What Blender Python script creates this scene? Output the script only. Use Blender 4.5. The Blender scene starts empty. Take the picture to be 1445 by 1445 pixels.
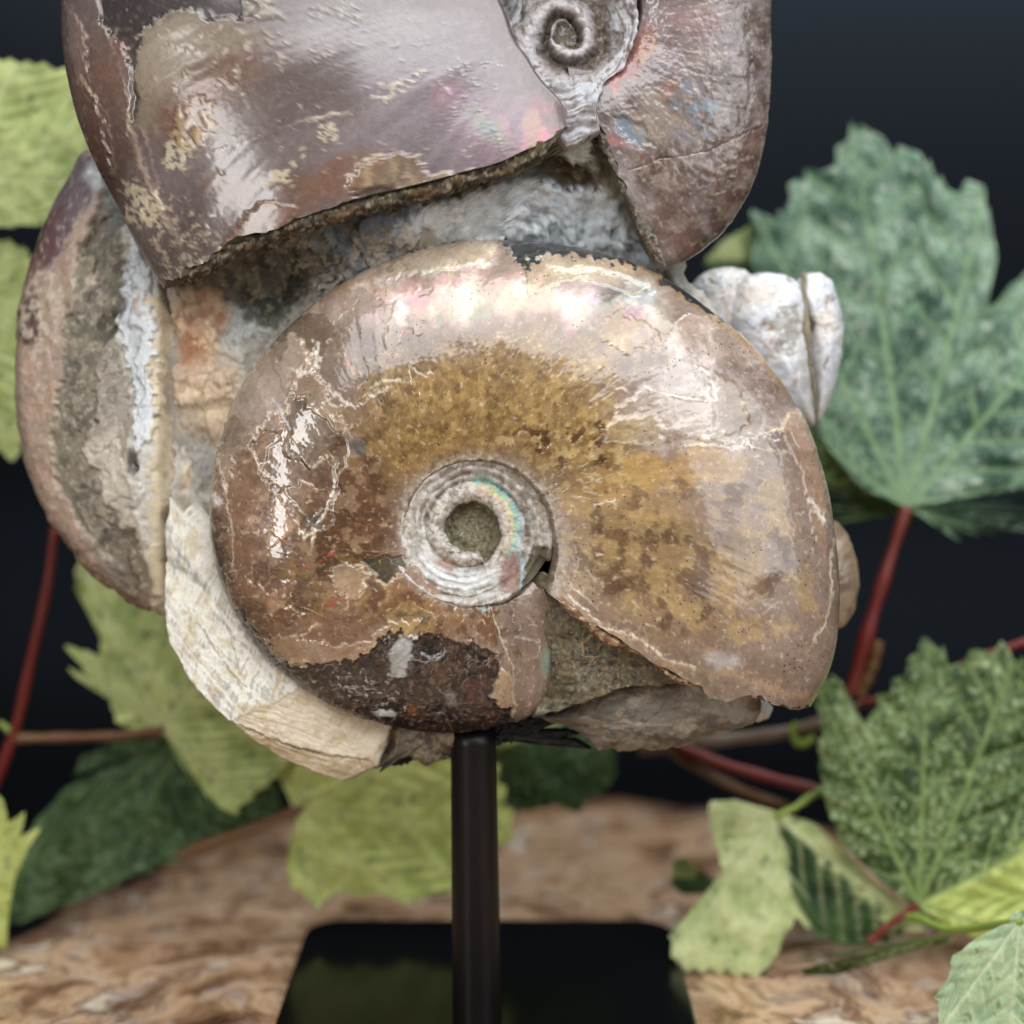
import bpy, math
import numpy as np
from mathutils import Matrix, Vector

# ------------------------------------------------------------------ camera, light, exposure
S = 0.00016            # metres per unit (one unit = one photo pixel at the fossil's own distance)
D = 2400.0             # units from lens to the fossil
PITCH = math.radians(7.0)
HC = 1062.0            # lens above the stand's base plate
Z_SLAB = 0.028         # top of the wood slab
PLATE_T = 0.0030
CAMZ = Z_SLAB + PLATE_T + HC * S
sc = bpy.context.scene
cam_d = bpy.data.cameras.new('camera'); cam = bpy.data.objects.new('camera', cam_d)
sc.collection.objects.link(cam); sc.camera = cam
cam.location = (0, 0, CAMZ); cam.rotation_euler = (math.pi / 2 - PITCH, 0, 0)
cam_d.sensor_width = 36.0; cam_d.lens = 36.0 * D / 1445.0
cam_d.clip_start = 0.01; cam_d.clip_end = 50
cam_d.dof.use_dof = True; cam_d.dof.focus_distance = (D - 70) * S; cam_d.dof.aperture_fstop = 5.6
cam_d.dof.aperture_blades = 0

w_ = bpy.data.worlds.new('World'); sc.world = w_; w_.use_nodes = True
bg = w_.node_tree.nodes['Background']
bg.inputs[0].default_value = (0.80, 0.90, 1.0, 1); bg.inputs[1].default_value = 0.035

FZ = CAMZ - D * S * math.sin(PITCH); FY = D * S * math.cos(PITCH)
def area(name, loc, target, sx, sy, power, col=(1, 1, 1)):
    l = bpy.data.lights.new(name, 'AREA'); l.shape = 'RECTANGLE'; l.size = sx; l.size_y = sy
    l.energy = power; l.color = col
    o = bpy.data.objects.new(name, l); sc.collection.objects.link(o)
    o.location = loc
    o.rotation_euler = (Vector(target) - Vector(loc)).to_track_quat('-Z', 'Y').to_euler()
    return o
tgt = (0, FY, FZ)
area('softbox', (0.06, FY - 0.56, FZ + 0.62), tgt, 1.05, 0.50, 7.4, (0.975, 0.985, 1.0))
area('strip_lamp', (-0.50, FY - 0.62, FZ + 0.12), tgt, 0.10, 0.34, 1.5, (1.0, 0.98, 0.95))
area('side_lamp', (0.66, FY - 0.60, FZ + 0.36), tgt, 0.60, 0.60, 3.0, (0.93, 0.97, 1.0))
area('top_lamp', (0.15, FY + 0.12, FZ + 0.75), (0.05, FY + 0.10, FZ), 0.50, 0.40, 4.2, (0.92, 0.97, 1.0))
area('backdrop_lamp', (0.20, 0.91, 0.55), (0.20, 1.05, 0.50), 1.10, 0.06, 13.0, (0.86, 0.94, 1.0))

sc.view_settings.view_transform = 'Standard'; sc.view_settings.look = 'None'
sc.view_settings.exposure = 0.0; sc.view_settings.gamma = 1.0
sc.view_settings.use_curve_mapping = False
sc.render.engine = 'CYCLES'
sc.cycles.use_denoising = True
sc.cycles.max_bounces = 8; sc.cycles.diffuse_bounces = 3; sc.cycles.glossy_bounces = 3
sc.cycles.transmission_bounces = 2; sc.cycles.sample_clamp_indirect = 4.0
sc.cycles.caustics_reflective = False; sc.cycles.caustics_refractive = False

# ------------------------------------------------------------------ numeric helpers
C_ = sc.collection
CR = np.array(cam.rotation_euler.to_matrix()); CP = np.array([0, 0, CAMZ])
def to_world(u, v, w):
    q = np.stack([u, v, w - D], -1) * S
    return q @ CR.T + CP
def px2uv(px, py, w=0.0):
    k = (D - w) / D
    return (np.asarray(px, float) - 722.5) * k, (722.5 - np.asarray(py, float)) * k
def at(px, py, w=0.0):
    u, v = px2uv(px, py, w); return to_world(np.asarray(u, float), np.asarray(v, float), np.asarray(w + 0.0 * u))
def ray_plane(px, py, z):
    d = CR @ np.array([(px - 722.5) / D, (722.5 - py) / D, -1.0]); t = (z - CAMZ) / d[2]
    return CP + d * t
def lin(c):
    c = np.asarray(c, float) / 255.0
    return np.where(c <= 0.04045, c / 12.92, ((c + 0.055) / 1.055) ** 2.4)

_perm = {}
def pn(x, y, seed=0):
    if seed not in _perm:
        rs = np.random.RandomState(seed + 7); p = rs.permutation(512); a = rs.rand(512) * 2 * math.pi
        _perm[seed] = (p, np.cos(a), np.sin(a))
    p, ca, sa = _perm[seed]
    xi = np.floor(x).astype(int); yi = np.floor(y).astype(int); xf = x - xi; yf = y - yi
    def g(i, j, fx, fy):
        h = p[(p[(i & 511)] + j) & 511]; return ca[h] * fx + sa[h] * fy
    u = xf * xf * xf * (xf * (xf * 6 - 15) + 10); v = yf * yf * yf * (yf * (yf * 6 - 15) + 10)
    a = g(xi, yi, xf, yf); b = g(xi + 1, yi, xf - 1, yf); c = g(xi, yi + 1, xf, yf - 1); d = g(xi + 1, yi + 1, xf - 1, yf - 1)
    return (a + (b - a) * u + (c - a) * v + (a - b - c + d) * u * v) * 1.5
def fbm(x, y, sc_, oct_=4, seed=0, gain=0.5):
    r = 0; amp = 1.0; f = 1.0 / sc_; n = 0
    for k in range(oct_):
        r = r + amp * pn(x * f + 13.7 * k, y * f - 7.1 * k, seed + k); n += amp; amp *= gain; f *= 2.03
    return r / n
def worley(x, y, sc_, seed=0):
    rs = np.random.RandomState(seed + 99); T = rs.rand(64, 64, 2); V = rs.rand(64, 64)
    x = x / sc_; y = y / sc_; xi = np.floor(x).astype(int); yi = np.floor(y).astype(int)
    f1 = np.full(x.shape, 9.0); f2 = np.full(x.shape, 9.0); val = np.zeros(x.shape)
    for i in (-1, 0, 1):
        for j in (-1, 0, 1):
            t = T[(xi + i) & 63, (yi + j) & 63]
            d = np.hypot(xi + i + t[..., 0] - x, yi + j + t[..., 1] - y)
            m = d < f1
            f2 = np.where(m, f1, np.minimum(f2, d)); val = np.where(m, V[(xi + i) & 63, (yi + j) & 63], val)
            f1 = np.where(m, d, f1)
    return f1, f2, val
def sstep(a, b, x):
    t = np.clip((x - a) / (b - a), 0, 1); return t * t * (3 - 2 * t)

class Paint:
    """colour, relief and gloss of a surface, laid out over its own face coordinates"""
    def __init__(s, X, Y, base, seed=0):
        s.shape = X.shape; s.X = X.ravel(); s.Y = Y.ravel(); n = s.X.size
        s.c = np.tile(lin(base), (n, 1)); s.h = np.zeros(n); s.r = np.full(n, 0.27); s.n = np.zeros(n); s.p = np.zeros(n)
        s.coat = np.ones(n)
        s.na = fbm(s.X, s.Y, 46, 3, seed + 1); s.nb = fbm(s.Y, s.X, 46, 3, seed + 11)
        s.nc = fbm(s.X, s.Y, 11, 3, seed + 21); s.nd = fbm(s.Y + 31, s.X, 11, 3, seed + 31)
        s.ne = fbm(s.X, s.Y, 4.5, 2, seed + 41)
    def sub(s, x0, x1, y0, y1):
        return np.nonzero((s.X > x0) & (s.X < x1) & (s.Y > y0) & (s.Y < y1))[0]
    def w(s, i, wl, ws):
        return s.X[i] + s.na[i] * wl + s.nc[i] * ws, s.Y[i] + s.nb[i] * wl + s.nd[i] * ws
    def mix(s, i, m, col, a=1.0):
        m = np.clip(m * a, 0, 1)[:, None]; s.c[i] = s.c[i] * (1 - m) + lin(col) * m
    def attr(s, i, m, rough=None, nac=None, coat=None, por=None):
        m = np.clip(m, 0, 1)
        for a, v in (('r', rough), ('n', nac), ('coat', coat), ('p', por)):
            if v is not None:
                A = getattr(s, a); A[i] = A[i] * (1 - m) + v * m
    def blob(s, cx, cy, rx, ry, col, a=1.0, rot=0, soft=0.5, wl=30, ws=8, h=0, **kw):
        R = max(rx, ry) * 1.3 + wl + ws
        i = s.sub(cx - R, cx + R, cy - R, cy + R)
        if not len(i): return
        x, y = s.w(i, wl, ws); t = math.radians(rot); dx, dy = x - cx, y - cy
        d = np.hypot((dx * math.cos(t) + dy * math.sin(t)) / rx, (-dx * math.sin(t) + dy * math.cos(t)) / ry)
        m = 1 - sstep(1 - soft, 1 + soft * 0.3, d)
        s.mix(i, m, col, a)
        if h: s.h[i] += h * m
        if kw: s.attr(i, m * a, **kw)
    def sdf(s, i, pts, wl, ws):
        x, y = s.w(i, wl, ws); d = np.full(x.shape, 1e9); ins = np.zeros(x.shape, bool); n = len(pts)
        for k in range(n):
            (x1, y1), (x2, y2) = pts[k], pts[(k + 1) % n]
            ex, ey = x2 - x1, y2 - y1; L = ex * ex + ey * ey + 1e-9
            t = np.clip(((x - x1) * ex + (y - y1) * ey) / L, 0, 1)
            d = np.minimum(d, np.hypot(x - x1 - t * ex, y - y1 - t * ey))
            if y1 != y2:
                c = ((y1 > y) != (y2 > y)) & (x < (x2 - x1) * (y - y1) / (y2 - y1) + x1); ins ^= c
        return np.where(ins, -d, d)
    def poly(s, pts, col=None, a=1.0, soft=2.0, wl=8, ws=8, h=0, edge=None, ew=2.5, ea=0.9, inv=0, **kw):
        P = np.array(pts, float); mg = soft + wl + ws + ew * 3 + 4
        i = s.sub(P[:, 0].min() - mg, P[:, 0].max() + mg, P[:, 1].min() - mg, P[:, 1].max() + mg)
        if not len(i): return
        d = s.sdf(i, pts, wl, ws); m = 1 - sstep(-soft, soft, d)
        if col is not None: s.mix(i, m, col, a)
        if h: s.h[i] += 1.5 * h * (1 - sstep(-1.6, 1.6, d))
        if kw: s.attr(i, m * a, **kw)
        if edge is not None:
            k = np.clip(0.40 + 1.5 * s.nd[i], 0.03, 1.1)
            e = np.exp(-(d / (ew * k + 0.35)) ** 2) * np.clip(0.5 + 1.8 * s.na[i], 0.0, 1)
            s.mix(i, e, edge, ea); s.h[i] += 0.8 * e; s.attr(i, e * 0.8, rough=0.6, coat=0.4)
    def line(s, pts, wd=2.0, col=(225, 205, 180), a=1.0, wl=6, ws=5, h=0.0, brk=0.45, **kw):
        ws = ws * 0.5; wd = wd * (0.8 if wd < 4 else 1.0); a = a * 0.85
        P = np.array(pts, float); mg = wd * 4 + wl + ws
        i = s.sub(P[:, 0].min() - mg, P[:, 0].max() + mg, P[:, 1].min() - mg, P[:, 1].max() + mg)
        if not len(i): return
        x, y = s.w(i, wl, ws); d = np.full(x.shape, 1e9)
        for k in range(len(pts) - 1):
            (x1, y1), (x2, y2) = pts[k], pts[k + 1]
            ex, ey = x2 - x1, y2 - y1; L = ex * ex + ey * ey + 1e-9
            t = np.clip(((x - x1) * ex + (y - y1) * ey) / L, 0, 1)
            d = np.minimum(d, np.hypot(x - x1 - t * ex, y - y1 - t * ey))
        e = np.exp(-(d / (wd * np.clip(0.7 + s.ne[i] + 0.6 * s.nd[i], 0.25, 2))) ** 2) * np.clip(1 - brk + brk * 4 * s.nb[i] + brk, 0, 1)
        s.mix(i, e, col, a); s.h[i] += h * e
        if kw: s.attr(i, e * a, **kw)
    def mottle(s, pts, col, a=0.6, scale=20, thr=0.1, soft=0.12, seed=0, wl=20, fade=25, h=0, gain=0.55, stretch=(1, 1), **kw):
        P = np.array(pts, float); mg = wl + fade + 8
        i = s.sub(P[:, 0].min() - mg, P[:, 0].max() + mg, P[:, 1].min() - mg, P[:, 1].max() + mg)
        if not len(i): return
        d = s.sdf(i, pts, wl, 8); reg = 1 - sstep(-fade, fade, d)
        f = fbm(s.X[i] / stretch[0], s.Y[i] / stretch[1], scale, 4, seed + 50, gain)
        m = sstep(thr - soft, thr + soft, f - (1 - reg) * 0.5) * reg
        s.mix(i, m, col, a); s.h[i] += h * m
        if kw: s.attr(i, m * a, **kw)
    def flecks(s, cx, cy, rx, ry, n, size, col, seed=0, wd=1.6, h=0.8, rot=None, a=0.9):
        rs = np.random.RandomState(seed)
        for k in range(int(n * 0.6)):
            x = cx + rs.randn() * rx * 0.5; y = cy + rs.randn() * ry * 0.5
            L = size * (0.4 + rs.rand()); t = rs.rand() * 6.28 if rot is None else math.radians(rot) + rs.randn() * 0.5
            b = rs.randn() * 0.7
            pts = [(x, y), (x + L * 0.5 * math.cos(t), y + L * 0.5 * math.sin(t)), (x + L * 0.5 * (math.cos(t) + math.cos(t + b)), y + L * 0.5 * (math.sin(t) + math.sin(t + b)))]
            s.line(pts, wd * (0.5 + rs.rand()), col, a * (0.5 + 0.5 * rs.rand()), 2, 3, h, 0.1, rough=0.6, coat=0.3)

# ------------------------------------------------------------------ mesh helpers
def mesh_obj(name, V, F, mat=None, parent=None, smooth=True, attrs=None, origin=None):
    V = np.asarray(V, float).reshape(-1, 3)
    org = np.zeros(3) if origin is None else np.asarray(origin, float)
    pl = np.array(parent.matrix_world.translation) if parent is not None else np.zeros(3)
    V = V - org
    me = bpy.data.meshes.new(name)
    if isinstance(F, np.ndarray):
        n, k = F.shape
        me.vertices.add(len(V)); me.vertices.foreach_set('co', V.astype(np.float32).ravel())
        me.loops.add(n * k); me.loops.foreach_set('vertex_index', F.astype(np.int32).ravel())
        me.polygons.add(n); me.polygons.foreach_set('loop_start', np.arange(0, n * k, k, dtype=np.int32))
        me.polygons.foreach_set('loop_total', np.full(n, k, np.int32))
        me.update(calc_edges=True)
    else:
        me.from_pydata([tuple(v) for v in V], [], F); me.update()
    me.polygons.foreach_set('use_smooth', np.full(len(me.polygons), smooth, bool))
    if attrs:
        for nm, A in attrs.items():
            A = np.asarray(A, np.float32)
            if A.ndim == 2:
                at_ = me.attributes.new(nm, 'FLOAT_COLOR', 'POINT'); q = np.ones((len(A), 4), np.float32); q[:, :3] = A
                at_.data.foreach_set('color', q.ravel())
            else:
                at_ = me.attributes.new(nm, 'FLOAT', 'POINT'); at_.data.foreach_set('value', A)
    if mat: me.materials.append(mat)
    o = bpy.data.objects.new(name, me); C_.objects.link(o)
    if parent is not None:
        o.parent = parent; o.location = org - pl
        bpy.context.view_layer.update()
    else:
        o.location = org; bpy.context.view_layer.update()
    return o
def empty(name, loc, label, cat, group=None):
    o = bpy.data.objects.new(name, None); C_.objects.link(o); o.location = loc; o.empty_display_size = 0.01
    o['label'] = label; o['category'] = cat
    if group: o['group'] = group
    bpy.context.view_layer.update(); return o
def grid_faces(n, m, wrap=False):
    i = np.arange(n if wrap else n - 1)[:, None]; j = np.arange(m - 1)[None, :]; i2 = (i + 1) % n
    a = i * m + j; b = i2 * m + j; c = i2 * m + j + 1; d = i * m + j + 1
    return np.stack([a + 0 * b, b + 0 * a, c + 0 * a, d + 0 * b], -1).reshape(-1, 4)
def grid_normals(P, wrap=False):
    if wrap: du = np.roll(P, -1, 0) - np.roll(P, 1, 0)
    else: du = np.gradient(P, axis=0)
    dv = np.gradient(P, axis=1); n = np.cross(du, dv)
    return n / (np.linalg.norm(n, axis=-1, keepdims=True) + 1e-9)
def paint_attrs(pt): return {'Col': np.clip(pt.c, 0, 1), 'rgh': pt.r, 'nac': pt.n, 'por': pt.p, 'coat': pt.coat}

def tube_mesh(pts, rad, n=10):
    P = np.array(pts, float); m = len(P); tv = np.gradient(P, axis=0); tv /= np.linalg.norm(tv, axis=1, keepdims=True) + 1e-12
    up = np.array([0.13, 0.2, 0.97]); V = []
    rad = np.broadcast_to(np.asarray(rad, float), (m,))
    for k in range(m):
        s1 = np.cross(tv[k], up); s1 /= np.linalg.norm(s1); s2 = np.cross(s1, tv[k])
        for q in range(n):
            a = 2 * math.pi * q / n; V.append(P[k] + rad[k] * (math.cos(a) * s1 + math.sin(a) * s2))
    F = []
    for k in range(m - 1):
        for q in range(n): F.append((k * n + q, k * n + (q + 1) % n, (k + 1) * n + (q + 1) % n, (k + 1) * n + q))
    F.append(tuple(range(n))[::-1]); F.append(tuple((m - 1) * n + q for q in range(n)))
    return np.array(V), F
def spline(pts, n=40):
    P = np.array(pts, float); t = np.zeros(len(P)); t[1:] = np.cumsum(np.linalg.norm(np.diff(P, axis=0), axis=1)); t /= t[-1]
    tt = np.linspace(0, 1, n); out = np.zeros((n, P.shape[1]))
    if len(P) == 2: return P[0] + (P[1] - P[0]) * tt[:, None]
    m = np.gradient(P, t, axis=0)
    for i, x in enumerate(tt):
        k = min(np.searchsorted(t, x, side='right') - 1, len(P) - 2); h = t[k + 1] - t[k]; s = (x - t[k]) / h
        out[i] = (2*s**3-3*s**2+1)*P[k] + (s**3-2*s**2+s)*h*m[k] + (-2*s**3+3*s**2)*P[k+1] + (s**3-s**2)*h*m[k+1]
    return out

# ------------------------------------------------------------------ materials
def new_mat(name):
    m = bpy.data.materials.new(name); m.use_nodes = True; nt = m.node_tree
    return m, nt, nt.nodes['Principled BSDF']
def nd(nt, t, **kw):
    n = nt.nodes.new(t)
    for k, v in kw.items(): setattr(n, k, v)
    return n
def attr_n(nt, nm): return nd(nt, 'ShaderNodeAttribute', attribute_name=nm)
def math_n(nt, op, a, b=None, c=None):
    n = nd(nt, 'ShaderNodeMath', operation=op)
    for k, v in enumerate((a, b, c)):
        if v is None: continue
        if isinstance(v, (int, float)): n.inputs[k].default_value = v
        else: nt.links.new(v, n.inputs[k])
    return n.outputs[0]
def noise_n(nt, vec, scale, detail=4, rough=0.55, dist=0.0):
    n = nd(nt, 'ShaderNodeTexNoise'); n.inputs['Scale'].default_value = scale; n.inputs['Detail'].default_value = detail
    n.inputs['Roughness'].default_value = rough; n.inputs['Distortion'].default_value = dist; nt.links.new(vec, n.inputs['Vector']); return n
def mixc(nt, fac, a, b, typ='MIX'):
    n = nd(nt, 'ShaderNodeMix', data_type='RGBA', blend_type=typ)
    for k, v in ((0, fac), (6, a), (7, b)):
        if isinstance(v, (int, float)): n.inputs[k].default_value = v
        elif isinstance(v, tuple): n.inputs[k].default_value = (*v[:3], 1)
        else: nt.links.new(v, n.inputs[k])
    return n.outputs[2]
def shell_material(name, coat=1.0, bump=0.25, fine=1.0, crough=0.05):
    m, nt, b = new_mat(name); L = nt.links.new
    tc = nd(nt, 'ShaderNodeTexCoord').outputs['Object']
    col = attr_n(nt, 'Col').outputs['Color']
    n1 = noise_n(nt, tc, 700 * fine, 6, 0.65); n2 = noise_n(nt, tc, 2600 * fine, 3, 0.6)
    f = math_n(nt, 'ADD', math_n(nt, 'MULTIPLY', n1.outputs[0], 0.62), math_n(nt, 'MULTIPLY', n2.outputs[0], 0.48))
    f = math_n(nt, 'ADD', f, 0.47)
    g = nd(nt, 'ShaderNodeCombineColor')
    for k in range(3): L(f, g.inputs[k])
    col = mixc(nt, 1.0, col, g.outputs[0], 'MULTIPLY')
    vo = nd(nt, 'ShaderNodeTexVoronoi'); vo.inputs['Scale'].default_value = 760; L(tc, vo.inputs['Vector'])
    big = noise_n(nt, tc, 90, 3)
    rad = math_n(nt, 'MULTIPLY', math_n(nt, 'SUBTRACT', big.outputs[0], 0.36), 0.62)
    rad = math_n(nt, 'MULTIPLY', rad, attr_n(nt, 'por').outputs['Fac'])
    pore = math_n(nt, 'LESS_THAN', vo.outputs['Distance'], rad)
    col = mixc(nt, math_n(nt, 'MULTIPLY', pore, 0.8), col, (0.035, 0.022, 0.014))
    L(col, b.inputs['Base Color'])
    L(attr_n(nt, 'rgh').outputs['Fac'], b.inputs['Roughness'])
    ct = attr_n(nt, 'coat').outputs['Fac']
    L(math_n(nt, 'MULTIPLY', ct, coat), b.inputs['Coat Weight']); b.inputs['Coat Roughness'].default_value = crough
    b.inputs['Coat IOR'].default_value = 1.5
    na = attr_n(nt, 'nac').outputs['Fac']
    L(math_n(nt, 'MULTIPLY', na, 0.05), b.inputs['Metallic'])
    nf = noise_n(nt, tc, 60, 4, 0.6, 0.6)
    L(math_n(nt, 'MULTIPLY', math_n(nt, 'GREATER_THAN', na, 0.5), math_n(nt, 'ADD', math_n(nt, 'MULTIPLY', nf.outputs[0], 420), 230)), b.inputs['Thin Film Thickness'])
    b.inputs['Thin Film IOR'].default_value = 1.62
    hh = math_n(nt, 'SUBTRACT', math_n(nt, 'MULTIPLY', n1.outputs[0], 0.6), math_n(nt, 'MULTIPLY', pore, 0.5))
    hh = math_n(nt, 'ADD', hh, math_n(nt, 'MULTIPLY', n2.outputs[0], 0.25))
    bp = nd(nt, 'ShaderNodeBump'); bp.inputs['Strength'].default_value = bump; bp.inputs['Distance'].default_value = 0.00022
    L(hh, bp.inputs['Height']); L(bp.outputs[0], b.inputs['Normal'])
    cb = nd(nt, 'ShaderNodeBump'); cb.inputs['Strength'].default_value = bump * 0.14; cb.inputs['Distance'].default_value = 0.00022
    L(hh, cb.inputs['Height']); L(cb.outputs[0], b.inputs['Coat Normal'])
    b.inputs['Subsurface Weight'].default_value = 0.0
    return m
M_SHELL = shell_material('polished_shell')
M_SHELL2 = shell_material('satin_shell', coat=0.62, crough=0.12)
M_ROCK = shell_material('matrix_rock', coat=0.0, bump=0.9, fine=0.8)
M_PALE = shell_material('pale_shell', coat=0.5, bump=0.25)

def simple(name, col, rough=0.5, spec=0.5, metal=0.0, noise=None):
    m, nt, b = new_mat(name)
    b.inputs['Base Color'].default_value = (*col, 1); b.inputs['Roughness'].default_value = rough
    b.inputs['Specular IOR Level'].default_value = spec; b.inputs['Metallic'].default_value = metal
    tc = nd(nt, 'ShaderNodeTexCoord').outputs['Object']
    n = noise_n(nt, tc, noise or 120, 5, 0.6)
    c = mixc(nt, n.outputs[0], tuple(x * 0.7 for x in col), tuple(min(1, x * 1.35) for x in col)); nt.links.new(c, b.inputs['Base Color'])
    bp = nd(nt, 'ShaderNodeBump'); bp.inputs['Strength'].default_value = 0.15; bp.inputs['Distance'].default_value = 0.0004
    nt.links.new(n.outputs[0], bp.inputs['Height']); nt.links.new(bp.outputs[0], b.inputs['Normal'])
    return m

# ------------------------------------------------------------------ setting: backdrop and wood slab
def build_backdrop():
    prof = []
    yb, R = 1.05, 0.10
    prof += [(-0.9, 0.0), (-0.3, 0.0), (0.2, 0.0), (0.6, 0.0)]
    for k in range(0, 13):
        a = math.pi / 2 * k / 12; prof.append((yb - R + R * math.sin(a), R - R * math.cos(a)))
    prof += [(yb, 0.4), (yb, 0.8), (yb, 1.4)]
    xs = np.linspace(-1.6, 1.6, 9); V = []
    for x in xs:
        for (y, z) in prof: V.append((x, y, z))
    m = simple('dark_cloth', (0.0040, 0.0048, 0.0062), 0.95, 0.03, noise=400)
    o = mesh_obj('backdrop', V, grid_faces(len(xs), len(prof)), m); o['kind'] = 'structure'
    o['label'] = 'dark slate blue cloth backdrop curving up behind the leaves'; return o
build_backdrop()

def wood_material():
    m, nt, b = new_mat('petrified_wood'); L = nt.links.new
    tc = nd(nt, 'ShaderNodeTexCoord').outputs['Object']
    wa = noise_n(nt, tc, 9, 4, 0.6); mp = nd(nt, 'ShaderNodeVectorMath', operation='MULTIPLY_ADD')
    L(wa.outputs['Color'], mp.inputs[0]); mp.inputs[1].default_value = (0.10, 0.10, 0.02); L(tc, mp.inputs[2])
    st = nd(nt, 'ShaderNodeMapping'); st.inputs['Scale'].default_value = (1.0, 1.25, 1); st.inputs['Rotation'].default_value = (0, 0, 0.35); L(mp.outputs[0], st.inputs['Vector'])
    n1 = noise_n(nt, st.outputs[0], 34, 9, 0.68, 0.4)
    r = nd(nt, 'ShaderNodeValToRGB'); L(n1.outputs[0], r.inputs[0]); e = r.color_ramp.elements
    cols = [(0.30, (52, 40, 32)), (0.40, (136, 102, 74)), (0.47, (188, 150, 116)), (0.52, (216, 182, 148)), (0.57, (124, 86, 60)), (0.62, (230, 212, 188)), (0.72, (242, 230, 212))]
    while len(e) < len(cols): e.new(0.5)
    for k, (p, c) in enumerate(cols): e[k].position = p; e[k].color = (*lin(c), 1)
    n2 = noise_n(nt, st.outputs[0], 70, 6, 0.7, 0.5)
    r2 = nd(nt, 'ShaderNodeValToRGB'); L(n2.outputs[0], r2.inputs[0]); r2.color_ramp.elements[0].position = 0.52; r2.color_ramp.elements[1].position = 0.66
    c = mixc(nt, math_n(nt, 'MULTIPLY', r2.outputs[0], 0.55), r.outputs[0], tuple(lin((214, 200, 190))))
    n3 = noise_n(nt, mp.outputs[0], 22, 5, 0.6, 0.3)
    r3 = nd(nt, 'ShaderNodeValToRGB'); L(n3.outputs[0], r3.inputs[0]); r3.color_ramp.elements[0].position = 0.55; r3.color_ramp.elements[1].position = 0.64
    c = mixc(nt, math_n(nt, 'MULTIPLY', r3.outputs[0], 0.7), c, tuple(lin((96, 60, 40))))
    # bark-brown rim towards the edge
    rim = attr_n(nt, 'rim').outputs['Fac']
    c = mixc(nt, rim, c, tuple(lin((92, 54, 34))))
    L(c, b.inputs['Base Color']); b.inputs['Roughness'].default_value = 0.26
    bp = nd(nt, 'ShaderNodeBump'); bp.inputs['Strength'].default_value = 0.3; bp.inputs['Distance'].default_value = 0.0008
    L(n2.outputs[0], bp.inputs['Height']); L(bp.outputs[0], b.inputs['Normal'])
    return m
def build_slab():
    edge_px = [(-160, 1400), (0, 1318), (110, 1268), (220, 1218), (330, 1172), (440, 1142), (560, 1128), (700, 1130), (850, 1122), (1000, 1134), (1150, 1158), (1300, 1200), (1445, 1262), (1640, 1400)]
    pts = [ray_plane(x, y, Z_SLAB)[:2] for x, y in edge_px]
    L0, R0 = pts[0], pts[-1]
    pts += [np.array([R0[0] + 0.02, 0.18]), np.array([R0[0] - 0.05, 0.08]), np.array([0.0, 0.05]), np.array([L0[0] + 0.05, 0.08]), np.array([L0[0] - 0.02, 0.18])]
    P = np.array(pts); cen = np.array([0.0, 0.34])
    d = P - cen; ang = np.unwrap(np.arctan2(d[:, 1], d[:, 0])); 
    if ang[-1] < ang[0]: P = P[::-1]; d = P - cen; ang = np.unwrap(np.arctan2(d[:, 1], d[:, 0]))
    rad = np.hypot(d[:, 0], d[:, 1]); N = 360
    a = np.linspace(ang[0], ang[0] + 2 * math.pi, N, endpoint=False)
    r = np.interp(a, np.append(ang, ang[0] + 2 * math.pi), np.append(rad, rad[0]))
    r = r + fbm(a * 8, a * 0 + 3, 1.0, 4, 5) * 0.012
    fr = [0, .3, .6, .8, .9, .95, .98, .995, 1.0, 1.0, 1.004, 0.99, 0.94]
    zz = [0, 0, 0, 0, 0, 0, -.0002, -.0012, -.003, -.010, -.018, -.0275, -.0279]
    V = np.zeros((N, len(fr), 3)); rim = np.zeros((N, len(fr)))
    for j, (f, z) in enumerate(zip(fr, zz)):
        jit = 1 + (0.012 * fbm(a * 30, a * 0 + j, 1, 2, 9) if j > 8 else 0)
        V[:, j, 0] = cen[0] + np.cos(a) * r * f * jit; V[:, j, 1] = cen[1] + np.sin(a) * r * f * jit; V[:, j, 2] = Z_SLAB + z
        rim[:, j] = sstep(0.90, 0.99, f) * 0.85
    o = mesh_obj('wood_slab', V, grid_faces(N, len(fr), True), wood_material(), attrs={'rim': rim.ravel()}, origin=(0, 0.34, 0))
    o['label'] = 'polished petrified wood slab, brown and cream swirls, lying under the black base'; o['category'] = 'slab'
    return o
build_slab()

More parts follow.
